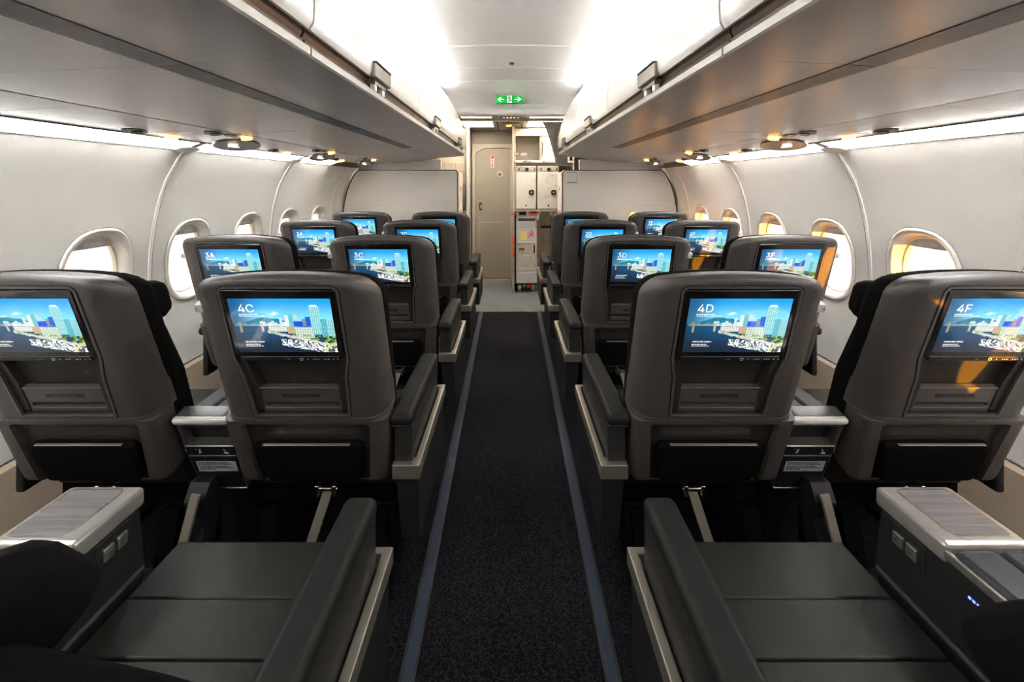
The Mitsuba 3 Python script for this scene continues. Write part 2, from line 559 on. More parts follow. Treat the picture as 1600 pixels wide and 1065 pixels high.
# header: the ceiling curves down to the galley
hd = []
for k in range(13):
    a = k / 12
    y = 3.74 + 0.50 * math.sin(a * math.pi / 2)
    z = 2.385 - 0.19 * (1 - math.cos(a * math.pi / 2)) - 0.03 * a
    hd.append((y, z))
hd += [(4.262, 2.155), (4.285, 2.152)]
rr_ = []
for y, z in hd:
    rr_.append(np.array([(x + CX, y, z + (zz - 2.385) * (1 - min(1, (y - 3.74) / 0.5))) for x, zz in [(-0.66, 2.366), (-0.55, 2.368), (-0.3, 2.38), (0, 2.385), (0.3, 2.38), (0.55, 2.368), (0.66, 2.366)]]))
part(cl, 'header', loft(rr_, False, False), 'ceiling_white', smooth=60)
part(cl, 'header_back', box(-0.9, 0.9, 4.285, 4.30, 2.152, 2.5), 'galley_beige', smooth=False)
part(cl, 'galley_panel', box(-2.0, 2.0, 4.29, YF + 0.1, 2.25, 2.28), 'galley_grey', smooth=False)
for x in (-0.165, 0.165):
    part(cl, 'galley_joint', box(x - 0.006, x + 0.006, 4.3, YF, 2.244, 2.252), 'gap_dark', smooth=False)
part(cl, 'galley_service_panel', box(-0.12, 0.14, 4.7, 5.0, 2.238, 2.252), 'gap_dark', smooth=False)
for q, col in enumerate(((0.1, 0.5, 0.5), (2.2, 0.25, 0.1), (2.4, 0.6, 0.1), (0.3, 1.2, 0.2), (1.6, 0.15, 0.1))):
    part(cl, 'call_lamp', rbox(-0.085 + 0.042 * q, -0.062 + 0.042 * q, 4.90, 4.93, 2.230, 2.240, 0.003), 'emit_base', emit=col, weight=0.02)
part(cl, 'galley_speaker', rbox(-0.11, 0.12, 5.4, 5.75, 2.235, 2.252, 0.006), 'galley_grey')
part(cl, 'galley_indicator', rbox(-0.05, 0.02, 5.55, 5.60, 2.226, 2.24, 0.006), 'emit_base', emit=(2.0, 1.0, 0.15), weight=0.05)
part(cl, 'skin', box(-2.12, 2.12, Y0, YF + 0.2, 2.70, 2.72), 'gap_dark', smooth=False)
part(cl, 'skin', cat(box(-2.12, 2.12, YF + 0.18, YF + 0.2, -0.1, 2.72)), 'gap_dark', smooth=False)

for sgn, lr in ((-1, 'left'), (1, 'right')):
    k = thing('cove_light', f'long white cove light along the top of the {lr} overhead bins', 'ceiling light', 'ceiling cove lights')
    labels[k].pop('group')
    x = 0.648
    m = TM([(x, -1.5, 2.300), (x, 3.72, 2.300), (x, 3.72, 2.366), (x, -1.5, 2.366)], [(0, 1, 2), (0, 2, 3)])
    # normal must face the aisle
    if np.cross(m.vertices[1] - m.vertices[0], m.vertices[2] - m.vertices[0])[0] > 0:
        m = TM(m.vertices, np.array(m.faces)[:, ::-1])
    if sgn < 0:
        m = mir(m)
    m = xf(m, tr(CX, 0, 0))
    m2 = TM([(x, 3.72, 2.300), (x, 4.20, 2.135), (x, 4.20, 2.185), (x, 3.72, 2.366)], [(0, 2, 1), (0, 3, 2)])
    if np.cross(m2.vertices[1] - m2.vertices[0], m2.vertices[2] - m2.vertices[0])[0] < 0:
        m2 = TM(m2.vertices, np.array(m2.faces)[:, ::-1])
    m2 = TM(m2.vertices, np.array(m2.faces)) if sgn > 0 else mir(m2)
    m2 = xf(m2, tr(CX, 0, 0))
    part(k, 'end_diffuser', m2, 'emit_base', smooth=False, emit=(COVE, COVE * 0.985, COVE * 0.95))
    part(k, 'diffuser', m, 'emit_base', smooth=False, emit=(COVE, COVE * 0.985, COVE * 0.95))
    hs = box(0.650, 0.672, -1.5, 3.74, 2.28, 2.372)
    part(k, 'housing', xf(mir(hs) if sgn < 0 else hs, tr(CX, 0, 0)), 'bin_white', smooth=False)

# exit sign, tilted with the header
es = thing('exit_sign', 'green and white exit sign with arrows and running figure above the aisle', 'sign')
EM = tr(CX - 0.018, 3.985, 2.262) @ rotx(math.radians(63))
W2, H2 = 0.129, 0.046
part(es, 'panel', prism(rr(-W2, W2, -H2, H2, 0.003), 0.012, -0.012), 'sign_green', EM)
part(es, 'figure_field', prism(sg.box(-0.024, -H2 + 0.003, 0.024, H2 - 0.003), 0.0015), 'sign_white', EM)


def arrow(d):
    a = sg.LineString([(-0.028 * d, 0), (0.022 * d, 0)]).buffer(0.0065, cap_style=2)
    b = sg.LineString([(0.002 * d, 0.026), (0.03 * d, 0), (0.002 * d, -0.026)]).buffer(0.0065, cap_style=2, join_style=2)
    return a.union(b)


for d in (-1, 1):
    part(es, 'arrow', xf(prism(arrow(d), 0.0015), tr(0.076 * d, 0, 0)), 'sign_white', EM)
fig = sg.Point(-0.006, 0.030).buffer(0.006)
for ln, w in (([(-0.003, 0.022), (0.006, 0.000)], 0.0055), ([(0.006, 0), (0.004, -0.014), (-0.014, -0.036)], 0.0035), ([(0.006, 0), (0.016, -0.014), (0.022, -0.016)], 0.0035), ([(-0.003, 0.019), (-0.014, 0.012), (-0.018, 0.002)], 0.0025), ([(-0.002, 0.02), (0.012, 0.016), (0.018, 0.024)], 0.0025)):
    fig = fig.union(sg.LineString(ln).buffer(w))
part(es, 'figure', prism(fig, 0.0012, 0.0012), 'man_green', EM)

# ------------------------------------------------------------------ overhead bins
DOOR = [(0.462, 1.806), (0.453, 1.822), (0.451, 1.86), (0.458, 1.93), (0.482, 2.03), (0.520, 2.13), (0.565, 2.225), (0.612, 2.298), (0.648, 2.30)]
DOORP = DOOR + [(0.66, 2.285), (0.63, 2.27), (0.585, 2.215), (0.54, 2.12), (0.502, 2.02), (0.478, 1.93), (0.471, 1.86), (0.472, 1.825), (0.478, 1.812)]
LIP = [(0.462, 1.744), (0.458, 1.748), (0.458, 1.764), (0.462, 1.768), (0.50, 1.768), (0.50, 1.744)]
RAIL = [(0.478, 1.766), (0.474, 1.782), (0.482, 1.788), (0.476, 1.80), (0.478, 1.815), (0.50, 1.815), (0.50, 1.766)]
UNDER = [(0.462, 1.743), (0.60, 1.733), (0.735, 1.7285), (0.803, 1.7245), (1.05, 1.714), (1.318, 1.7015), (1.318, 1.72), (0.80, 1.76), (0.49, 1.765)]
GROOVE = [(0.738, 1.7265), (0.806, 1.7225), (0.806, 1.735), (0.738, 1.738)]


def pillow_loft(pts, secs):
    """closed profile (x, z) lofted along y; secs = [(y, shift)] moves the aisle edge outboard where the bin closes"""
    p = np.asarray(pts, float)
    if sg.LinearRing(p).is_ccw:
        p = p[::-1]
    rings = []
    for y, s in secs:
        x = p[:, 0] + s * np.clip((1.1 - p[:, 0]) / 0.6, 0, 1)
        rings.append(np.c_[x, np.full(len(p), y), p[:, 1]])
    m = loft(rings, False)
    caps = []
    for r, fl_ in ((rings[0], False), (rings[-1], True)):
        gpoly = sg.Polygon(r[:, [0, 2]])
        if not gpoly.is_valid:
            continue
        vv, ff = trimesh.creation.triangulate_polygon(gpoly, engine='earcut')
        c = np.c_[vv[:, 0], np.full(len(vv), r[0, 1]), vv[:, 1]]
        caps.append(TM(c, ff if not fl_ else np.array(ff)[:, ::-1]))
    return cat(m, *caps)


BINS = [(-1.5, -0.12), (-0.12, 0.94), (0.94, 2.03), (2.03, 3.12), (3.12, 4.28)]
WHERE = ['closest bin above the camera', 'first bin', 'second bin', 'third bin', 'last bin, before the galley']
for sgn, lr in ((-1, 'left'), (1, 'right')):
    F = (lambda m: mir(m)) if sgn < 0 else (lambda m: m)
    for i, (a, b) in enumerate(BINS):
        if i == 0:
            lab = f'rearmost white and grey overhead bin of the {lr} row'
        elif i == 4:
            lab = f'overhead bin with rounded end at the galley end of the {lr} row'
        else:
            lab = f'white and grey overhead bin, {("", "second", "third", "fourth")[i]} from the rear of the {lr} row'
        k = thing('overhead_bin', lab, 'overhead bin')
        last = i == 4
        tail = [(4.12, 0.0), (4.22, 0.02), (4.32, 0.07), (4.40, 0.15), (4.47, 0.28)] if last else []
        secs = [(a + 0.004, 0.0)] + (tail if last else [(b - 0.004, 0.0)])
        a2, b2 = a - 0.0015 * (i < 3), b + 0.0015 * (i < 2)
        usecs = [(a2 + 0.002, 0.0)] + (tail + [(4.62, 0.35), (4.79, 0.40)] if last else [(b2 - 0.002, 0.0)])
        M = tr(CX + (0.006 if sgn > 0 else 0), 0, 0)
        part(k, 'door', F(pillow_loft(DOORP, secs)), 'bin_white', M, smooth=40)
        part(k, 'lip', F(pillow_loft(LIP, secs)), 'bin_lip', M, smooth=30)
        part(k, 'latch_rail', F(pillow_loft(RAIL, secs)), 'bronze', M, smooth=30)
        part(k, 'underside', F(pillow_loft(UNDER, usecs)), 'bin_grey', M, smooth=20)
        gs = [(a2 + 0.003, 0)] + ([(4.12, 0), (4.3, 0.03), (4.47, 0.10)] if last else [(b2 - 0.003, 0)])
        part(k, 'groove_strip', F(pillow_loft(GROOVE, gs)), 'groove_dark' if not last else 'bin_grey', M, smooth=20)
        c = (a + b) / 2 - 0.06
        lt = cat(rbox(0.440, 0.458, c - 0.085, c + 0.085, 1.800, 1.850, 0.006), box(0.452, 0.476, c - 0.06, c + 0.06, 1.786, 1.803))
        part(k, 'latch', F(lt), 'latch_metal', M)
        for e in (-0.0425, 0.0425):
            part(k, 'latch_catch', F(box(0.455, 0.47, c + e - 0.0125, c + e + 0.0125, 1.766, 1.80)), 'bin_white', M)
        part(k, 'latch_gap', F(box(0.4385, 0.456, c - 0.083, c + 0.083, 1.8495, 1.8535)), 'gap_dark', M)

# ------------------------------------------------------------------ service panels and side lights
SEG = [(-1.12, -0.008), (0.0, 1.122), (1.13, 2.257), (2.265, 3.389), (3.397, 4.10)]
for sgn, lr in ((-1, 'left'), (1, 'right')):
    F = (lambda m: mir(m)) if sgn < 0 else (lambda m: m)
    for i, (a, b) in enumerate(SEG):
        nth = ('rearmost', 'second', 'third', 'fourth', 'foremost')[i]
        k = thing('sidewall_light', f'{nth} white strip light running along the top of the {lr} sidewall', 'strip light')
        y1, y2 = a + 0.02, b - 0.02
        q = [(1.648, 1.681), (1.70, 1.660), (1.755, 1.640)]
        m = sheet(q, y1, y2)
        if np.cross(m.vertices[m.faces[0][1]] - m.vertices[m.faces[0][0]], m.vertices[m.faces[0][2]] - m.vertices[m.faces[0][0]])[2] > 0:
            m = TM(m.vertices, np.array(m.faces)[:, ::-1])
        part(k, 'diffuser', F(m), 'emit_base', smooth=False, emit=(SIDELIGHT, SIDELIGHT * 0.99, SIDELIGHT * 0.97))
        hs = [(1.644, 1.684), (1.76, 1.643), (1.79, 1.66), (1.70, 1.74), (1.644, 1.74)]
        part(k, 'housing', F(profile_extrude(hs, a, b)), 'psu_grey', smooth=False)
    PSU = [(Y0, 0.0), (0.0, 0.42), (0.42, 0.88), (0.88, 1.30), (1.30, 1.86), (1.86, 2.42), (2.42, 2.86), (2.86, 3.44), (3.44, 3.86), (3.86, 4.5), (4.5, 4.79)]
    sp = struct(f'trim_{4 if sgn < 0 else 5}')
    for yy in [q[1] + 0.004 for q in SEG[:-1]]:
        ico = trimesh.creation.icosphere(3)
        v = np.array(ico.vertices) * [0.040, 0.075, 0.010]
        ang = math.atan2(1.640 - 1.681, 1.755 - 1.648)
        RR = np.array([[math.cos(ang), 0, -math.sin(ang)], [0, 1, 0], [math.sin(ang), 0, math.cos(ang)]])
        part(sp, 'light_joint_cap', F(TM(v @ RR.T + [1.738, yy, 1.6435], ico.faces)), 'bead_white', smooth=True)
    part(sp, 'light_edge', F(box(1.6405, 1.6475, Y0, 4.10, 1.6765, 1.6815)), 'gap_dark', smooth=False)
    for a, b in PSU:
        pp = [(1.322, 1.7015), (1.642, 1.681), (1.642, 1.70), (1.322, 1.72)]
        part(sp, 'filler_panel', F(profile_extrude(pp, a + 0.0015, b - 0.0015)), 'psu_grey', smooth=False)
    # infill between light and partition
    part(sp, 'end_filler', F(profile_extrude([(1.642, 1.681), (1.79, 1.63), (1.79, 1.70), (1.642, 1.70)], 4.10, 4.80)), 'gap_dark', smooth=False)
    for j, yc in enumerate((2.10, 3.12, 4.10)):
        row = ('4', '3', '2')[j]
        k = thing('passenger_service_unit', f'overhead service unit with lit sign and orange reading lights, {("nearest", "middle", "farthest")[j]} on the {lr}', 'service unit')

        def at(x, y):
            return (x, y, 1.7015 - (x - 1.322) * 0.064)

        def disc(rx, ry, x, y, h, z0=0.0, tilt=14.0):
            tt = np.arange(28) * 2 * np.pi / 28
            m = prism(sg.Polygon(np.stack([rx * np.cos(tt), ry * np.sin(tt)], 1)), h)
            X, Y, Z = at(x, y)
            ca, sa_ = math.cos(math.radians(tilt)), math.sin(math.radians(tilt))
            RY = np.array([[ca, 0, sa_, 0], [0, 1, 0, 0], [-sa_, 0, ca, 0], [0, 0, 0, 1.0]])
            return xf(m, tr(X, Y, Z - rx * sa_ * 0.75) @ RY @ tr(0, 0, -h - z0))
        part(k, 'sign_bezel', F(disc(0.07, 0.17, 1.47, yc + 0.16, 0.012, 0.0, 19)), 'frame_grey')
        part(k, 'sign_window', F(disc(0.052, 0.13, 1.47, yc + 0.16, 0.003, 0.012, 19)), 'black_plastic')
        gl = cat(*[box(1.462, 1.480, yc + 0.10 + q * 0.017, yc + 0.112 + q * 0.017, at(1.47, 0)[2] - 0.038, at(1.47, 0)[2] - 0.0332) for q in range(4)])
        part(k, 'sign_pictogram', F(gl), 'emit_base', smooth=False, emit=(3.0, 2.8, 2.2), weight=0.02)
        for x, y in ((1.352, yc + 0.05), (1.60, yc - 0.12)):
            part(k, 'reading_light', F(disc(0.022, 0.030, x, y, 0.010)), 'emit_base', emit=(3.2, 1.5, 0.16), weight=0.05)
        for x, y in ((1.36, yc - 0.18), (1.56, yc - 0.36)):
            part(k, 'air_vent', F(disc(0.024, 0.058, x, y, 0.006)), 'frame_grey')
            part(k, 'air_nozzle', F(disc(0.016, 0.024, x, y + 0.01, 0.012)), 'black_plastic')
        part(k, 'call_button', F(disc(0.012, 0.05, 1.36, yc - 0.06, 0.005)), 'frame_grey')

# ------------------------------------------------------------------ screens: the picture that the seat displays show
def c3(*c):
    return mi.Color3f(lin(*c))


def city_fn(p, n, uv):
    x, y = mi.Float(uv.x), mi.Float(uv.y)
    wob = noise(x * 40, y * 40)
    c = mix(lin(120, 205, 235), lin(0, 140, 205), smoothstep(0.55, 1.0, y))
    c = mix(c, lin(10, 84, 135), smoothstep(0.35, 0.0, x) * 0.8)
    cloud = smoothstep(0.05, 0.0, dr.abs(y - 0.715 - 0.02 * noise(x * 30, 2.0)) + dr.abs(x - 0.43) * 0.6)
    c = mix(c, lin(235, 245, 248), cloud * 0.8)
    hill = 0.55 + 0.105 * dr.exp(-dr.square((x - 0.30) / 0.13)) + 0.05 * dr.exp(-dr.square((x - 0.48) / 0.08)) + 0.05 * dr.exp(-dr.square((x - 0.98) / 0.1)) + 0.015 * noise(x * 25, 1.0)
    c = dr.select(y < hill, mix(lin(16, 105, 140), lin(40, 130, 150), wob), c)
    water = mix(lin(7, 30, 52), lin(8, 74, 112), smoothstep(0.05, 0.52, y)) * (0.9 + 0.2 * noise(x * 20, y * 120))
    c = dr.select(y < 0.535, water, c)

    def bx(c, x0, x1, y0, y1, col, fx=0.0, fy=0.0, dark=0.62, jit=0.0):
        k = mi.Color3f(lin(*col))
        if fx or fy:
            sx = dr.select((x * fx - dr.floor(x * fx)) < 0.42, dark, 1.0) if fx else mi.Float(1.0)
            sy = dr.select((y * fy - dr.floor(y * fy)) < 0.40, dark, 1.0) if fy else mi.Float(1.0)
            k = k * sx * sy
        top = y1 - (jit * noise(x * 60, 3.0) if jit else 0.0)
        return dr.select((x > x0) & (x < x1) & (y > y0) & (y < top), k, c)

    # far skyline
    c = bx(c, 0.02, 0.30, 0.50, 0.565, (120, 150, 160), jit=0.05)
    h = mikit.cell_rand(x * 34) * 0.085
    c = dr.select((x > 0.27) & (y > 0.50) & (y < 0.535 + h), mix(lin(120, 165, 180), lin(222, 226, 220), mikit.cell_rand(x * 34, 5)), c)
    c = bx(c, 0.06, 0.085, 0.38, 0.57, (168, 160, 126))
    c = bx(c, 0.275, 0.298, 0.40, 0.56, (176, 170, 136))
    c = bx(c, 0.085, 0.275, 0.520, 0.532, (128, 150, 150))
    c = bx(c, 0.468, 0.496, 0.48, 0.655, (206, 216, 214), fy=60)
    c = bx(c, 0.525, 0.56, 0.48, 0.70, (226, 226, 216), fx=90)
    c = bx(c, 0.562, 0.605, 0.46, 0.715, (94, 186, 196), fx=70)
    c = bx(c, 0.605, 0.645, 0.46, 0.715, (178, 206, 198), fx=0, fy=50)
    c = bx(c, 0.69, 0.73, 0.50, 0.63, (120, 140, 150), fx=80)
    c = bx(c, 0.725, 0.775, 0.40, 0.67, (24, 86, 190), fx=60, dark=0.8)
    c = bx(c, 0.775, 0.875, 0.34, 0.865 - 0.0, (150, 216, 220), fx=48, fy=42, dark=0.66)
    c = dr.select((x > 0.79) & (x < 0.86) & (y > 0.85) & (y < 0.885 - 4 * dr.square(x - 0.825)), c3(205, 236, 238), c)
    c = bx(c, 0.87, 0.935, 0.29, 0.63, (92, 190, 204), fx=60, fy=44)
    c = bx(c, 0.925, 1.0, 0.31, 0.60, (150, 212, 216), fx=55, fy=44)
    c = bx(c, 0.605, 0.695, 0.49, 0.588, (20, 66, 196), fx=0)
    # low blocks along the shore
    c = bx(c, 0.345, 0.53, 0.395, 0.495, (214, 218, 206), fx=46, fy=36, dark=0.7)
    c = bx(c, 0.53, 0.605, 0.36, 0.49, (196, 164, 132), fx=40, fy=40, dark=0.75)
    c = bx(c, 0.605, 0.79, 0.27, 0.485, (196, 216, 200), fx=40, fy=30, dark=0.66)
    # shore and trees
    shore = 0.36 - 0.42 * dr.maximum(x - 0.33, 0) + 0.02 * noise(x * 30, 8.0)
    tree = noise(x * 45, y * 45)
    band = (x > 0.42) & (y > shore + 0.03) & (y < 0.36 - 0.10 * (x - 0.45)) & (tree > 0.48)
    c = dr.select(band, mix(lin(40, 92, 34), lin(160, 196, 62), noise(x * 90, y * 90)), c)
    land = (x > 0.33) & (y > shore) & (y < shore + 0.05 + 0.02 * tree)
    c = dr.select(land, mix(lin(120, 130, 110), lin(214, 214, 200), noise(x * 70, y * 70)), c)
    # marina: boats in slanted rows
    q = y + 0.33 * x
    boats = (y < shore + 0.01) & (q > 0.28) & (x > 0.45 - 0.0) & (y < 0.25)
    b = noise(x * 85, q * 60) * 0.6 + noise(x * 170, q * 150) * 0.4
    c = dr.select(boats, mix(lin(14, 50, 66), lin(240, 242, 240), smoothstep(0.42, 0.62, b)), c)
    pier = dr.abs(dr.sqrt(dr.square(x - 1.06) + dr.square((y + 0.08) * 0.75)) - 0.20)
    c = dr.select((pier < 0.014) & (x > 0.86), c3(196, 190, 130), c)
    pier2 = dr.abs(dr.sqrt(dr.square(x - 1.06) + dr.square((y + 0.08) * 0.75)) - 0.155)
    c = dr.select((pier2 < 0.010) & (x > 0.88), c3(64, 80, 60), c)
    vig = 0.55 + 0.45 * smoothstep(-0.05, 0.4, x)
    return c * vig * SCREEN


CITY = proc(city_fn)
DW, DH = 0.149, 0.0945
DISPLAY = TM([(-DW, -DH, 0), (DW, -DH, 0), (DW, DH, 0), (-DW, DH, 0)], [(0, 1, 2), (0, 2, 3)])
DISP_UV = np.array([(0, 0), (1, 0), (1, 1), (0, 1)], float)

# ------------------------------------------------------------------ seats
LU, LL = math.radians(18.6), math.radians(17.0)


def frame(o, a):
    M = np.eye(4)
    M[:3, 0] = (1, 0, 0)
    M[:3, 1] = (0, -math.sin(a), math.cos(a))
    M[:3, 2] = (0, -math.cos(a), -math.sin(a))
    M[:3, 3] = o
    return M


MU, ML = frame((0, 0.17, 0.697), LU), frame((0, 0.17, 0.697), LL)

def drop(m, k=0.42):
    v = np.array(m.vertices)
    q = np.clip((v[:, 1] - 0.30) / 0.20, 0, 1)
    v[:, 1] += k * np.minimum(v[:, 2], 0) * q * q * (3 - 2 * q)
    return TM(v, m.faces)


# --- upper shell (u, s, w)
arch = [(-0.273 + 0.546 * k / 24, 0.532 - 0.026 * abs(2 * k / 24 - 1) ** 2.2) for k in range(25)]
o = outline([(-0.270, -0.12), (0.270, -0.12), (0.274, 0.05), (0.275, 0.22), (0.274, 0.40)] + arch[::-1] + [(-0.274, 0.40), (-0.275, 0.22), (-0.274, 0.05)], 0.075, 128)
up_ = plate(o, 0.10, r_back=0.078, r_front=0.01, r_top=0.032, steps=9)
up_ = drop(up_)
upm = tm2man(up_).trim_by_plane([0, 1, 0], 0.002)
REC = sg.Polygon([(-0.172, 0.492), (0.172, 0.492), (0.174, 0.24), (0.160, 0.17), (0.152, 0.0), (0.150, -0.06), (-0.150, -0.06), (-0.152, 0.0), (-0.160, 0.17), (-0.174, 0.24)]).buffer(-0.02).buffer(0.02, quad_segs=8)
REC_C = REC.intersection(sg.box(-1, 0.012, 1, 1))
UPPER = man2tm(upm - tm2man(prism(REC_C, 0.2, -0.034)))
rec_liner = prism(REC_C.buffer(-0.0005).difference(REC_C.buffer(-0.006)), 0.030, -0.034)
RFRAME = prism(REC_C.buffer(0.003).difference(REC_C.buffer(-0.0045)), 0.010, -0.0075)
RGROOVE = prism(REC_C.buffer(0.0062).difference(REC_C.buffer(0.0025)), 0.008, -0.0072)
RFLOOR = prism(REC_C.buffer(-0.0005), 0.0025, -0.0345)
inner = sg.Polygon([(-0.135, 0.135), (0.135, 0.135), (0.150, 0.25), (0.150, 0.30), (-0.150, 0.30), (-0.150, 0.25)])
SIDEWING = prism(sg.Polygon([(-0.166, 0.245), (-0.146, 0.235), (-0.128, 0.135), (-0.128, 0.03), (-0.150, 0.03), (-0.156, 0.165)]).buffer(0.0), 0.024, -0.032)
SIDEWING2 = mir(SIDEWING)
slot = rr(-0.118, 0.118, 0.042, 0.058, 0.002)
CARD = prism(rr(-0.128, 0.128, 0.022, 0.118, 0.004).difference(slot), 0.014, -0.026)
CARDTOP = rbox(-0.130, 0.130, 0.112, 0.1175, -0.030, -0.010, 0.002)
CARDLIP = rbox(-0.122, 0.122, 0.034, 0.0385, -0.018, -0.0095, 0.002)
PLQ = prism(rr(-0.062, 0.062, 0.078, 0.092, 0.002), 0.0014, -0.0125)
PLQT = cat(*[box(-0.042 + 0.012 * q, -0.042 + 0.012 * q + 0.0085 - 0.003 * (q % 3 == 1), 0.0835, 0.0865, -0.0113, -0.0108) for q in range(7)])
CREASE = rbox(-0.200, 0.200, -0.001, 0.0035, -0.004, 0.0016, 0.0015)
# trim band round the crease following the shell's plan
bo = plate(o, 0.10, r_back=0.078, r_front=0.01, r_top=0.032, steps=9)
BAND = man2tm(tm2man(bo).trim_by_plane([0, 1, 0], -0.010).trim_by_plane([0, -1, 0], -0.004))
BAND = TM(np.array(BAND.vertices) * [1.006, 1, 1] + [0, 0, 0.002], BAND.faces)
# --- monitor
MON = cat(rbox(-0.1665, 0.1665, 0.244, 0.484, -0.020, 0.003, 0.006))
CTRL = rbox(-0.150, 0.150, 0.235, 0.2535, -0.018, 0.006, 0.004)
cs_ = [prism(sg.Point(0.035, 0.2440).buffer(0.005).difference(sg.Point(0.035, 0.2440).buffer(0.0038)), 0.0006, 0.0058)]
for q in (0.055, 0.073, 0.080, 0.087, 0.104, 0.111, 0.118, 0.132, 0.146):
    cs_.append(box(q - 0.0014, q + 0.0014, 0.2427, 0.2455, 0.0058, 0.0064))
cs_.append(box(-0.012, 0.0, 0.2437, 0.2445, 0.0058, 0.0064))
CTRLDOTS = cat(*cs_)
MDISP = MU @ tr(0, 0.3625, 0.0040)
TAG = rbox(-0.270, -0.240, 0.392, 0.420, -0.052, -0.0185, 0.003)
TAG2 = cyl((-0.264, 0.406, -0.020), (-0.264, 0.406, -0.0165), 0.004)

# --- lower shell
o3 = outline([(-0.268, 0.10), (0.268, 0.10), (0.269, -0.02), (0.255, -0.285), (-0.255, -0.285), (-0.269, -0.02)], 0.035, 112)
lo_ = tm2man(plate(o3, 0.09, r_back=0.03, r_front=0.01, steps=6)).trim_by_plane([0, -1, 0], 0.010)
LREC = sg.Polygon([(-0.212, -0.022), (0.212, -0.022), (0.205, -0.10), (0.180, -0.40), (-0.180, -0.40), (-0.205, -0.10)]).buffer(-0.015).buffer(0.015)
LOWER = man2tm(lo_ - tm2man(prism(LREC, 0.1, -0.022)))
LPANEL = prism(LREC.intersection(sg.box(-1, -0.28, 1, 0)).buffer(-0.0005), 0.003, -0.024)
pk = outline([(-0.180, -0.108), (0.180, -0.108), (0.172, -0.20), (0.158, -0.272), (-0.158, -0.272), (-0.172, -0.20)], 0.02, 80)
POCKET = xf(plate(pk, 0.030, r_back=0.016, r_front=0.003), tr(0, 0, 0.004))
POCKBAR = rbox(-0.150, 0.140, -0.1075, -0.104, -0.004, 0.006, 0.0015)
UNDERBAR = cyl((-0.185, -0.292, -0.03), (0.185, -0.292, -0.03), 0.004, 10)
# --- cushion of the back (dark edge round the shell, thick in front)
oc = outline([(-0.262, -0.21), (0.262, -0.21), (0.268, -0.1), (0.2735, 0.05), (0.277, 0.25)] + [(x * 1.022, y + 0.002) for x, y in arch[::-1]] + [(-0.277, 0.25), (-0.2735, 0.05), (-0.268, -0.1)], 0.08, 112)
BACKC = drop(xf(plate(oc, 0.09, r_back=0.012, r_front=0.06, steps=6), tr(0, 0, -0.074)))
# thicker lumbar part
ol = outline([(-0.250, -0.22), (0.250, -0.22), (0.262, 0.05), (0.225, 0.34), (-0.225, 0.34), (-0.262, 0.05)], 0.06, 96)
LUMBAR = xf(plate(ol, 0.075, r_back=0.01, r_front=0.05, steps=6), tr(0, 0, -0.122))
hm = rbox(-0.205, 0.205, 0.218, 0.375, -0.222, -0.127, 0.045, 16)
hm = hm.subdivide().subdivide()
hv = np.array(hm.vertices)
hv[:, 2] -= 0.06 * (np.abs(hv[:, 0]) / 0.2) ** 2.2
HEAD = TM(hv, hm.faces)
hp = []
for e in (-1, 1):
    hp.append(cat(*[cyl((e * (0.12 + 0.004 * math.sin(q)), 0.223 + 0.148 * q / 8, -0.2255 - 0.06 * 0.6 ** 2.2), (e * (0.12 + 0.004 * math.sin(q + 1)), 0.223 + 0.148 * (q + 1) / 8, -0.2255 - 0.06 * 0.6 ** 2.2), 0.003, 8) for q in range(8)]))
HSEAM, HSEAM2 = hp

# --- cushion and base (seat coordinates: x, y forward, z up)
CUSH = cat(rbox(-0.255, 0.255, 0.37, 0.560, 0.345, 0.462, 0.007), rbox(-0.255, 0.255, 0.561, 0.690, 0.345, 0.463, 0.006), rbox(-0.255, 0.255, 0.691, 0.852, 0.340, 0.462, 0.006))
PAN = cat(box(-0.25, 0.25, 0.38, 0.80, 0.27, 0.345))
LEGS = [cat(bar((x, 0.34, 0.28), (x, 0.28, 0.0), 0.035, 0.06, (1, 0, 0)), bar((x, 0.72, 0.28), (x, 0.80, 0.0), 0.035, 0.06, (1, 0, 0)), box(x - 0.02, x + 0.02, 0.24, 0.86, 0.0, 0.025)) for x in (-0.20, 0.20)]
BELT = cat(*[rbox(-0.245 + 0.01, -0.05, 0.30, 0.345, 0.466, 0.472, 0.002)])
# --- footrest hanging from the lower edge of the back
FRH = cat(cyl((0.005, 0.262, 0.405), (0.075, 0.262, 0.405), 0.009), rbox(-0.002, 0.014, 0.245, 0.285, 0.385, 0.425, 0.006), rbox(0.058, 0.072, 0.245, 0.285, 0.385, 0.425, 0.006))
FRA = bar((0.040, 0.262, 0.40), (-0.045, 0.245, 0.13), 0.030, 0.012, (0, 1, 0))
FRB = rbox(-0.23, 0.20, 0.215, 0.275, 0.085, 0.125, 0.012)
# --- aisle armrest (aisle at +x)
AP = rbox(0.268, 0.347, 0.195, 0.712, 0.655, 0.697, 0.018, 16)
AB0 = cat(rbox(0.282, 0.343, 0.215, 0.706, 0.50, 0.662, 0.006))
ABS = cat(box(0.3432, 0.3436, 0.216, 0.700, 0.652, 0.655), box(0.311, 0.3125, 0.2142, 0.2155, 0.53, 0.655))
ABU = rbox(0.276, 0.345, 0.205, 0.220, 0.648, 0.657, 0.003)
ATR = cat(rbox(0.279, 0.371, 0.195, 0.240, 0.482, 0.530, 0.004), rbox(0.347, 0.371, 0.195, 0.755, 0.486, 0.530, 0.004), rbox(0.300, 0.371, 0.735, 0.757, 0.486, 0.530, 0.004))
ASC = cyl((0.370, 0.220, 0.508), (0.3725, 0.220, 0.508), 0.006, 14)
pv = []
for x0, x1, y0_, y1_, z in ((0.290, 0.362, 0.205, 0.745, 0.487), (0.305, 0.366, 0.225, 0.72, 0.265)):
    pv.append([(x0, y0_, z), (x1, y0_, z), (x1, y1_, z), (x0, y1_, z)])
PED = loft([np.array(pv[1]), np.array(pv[0])])
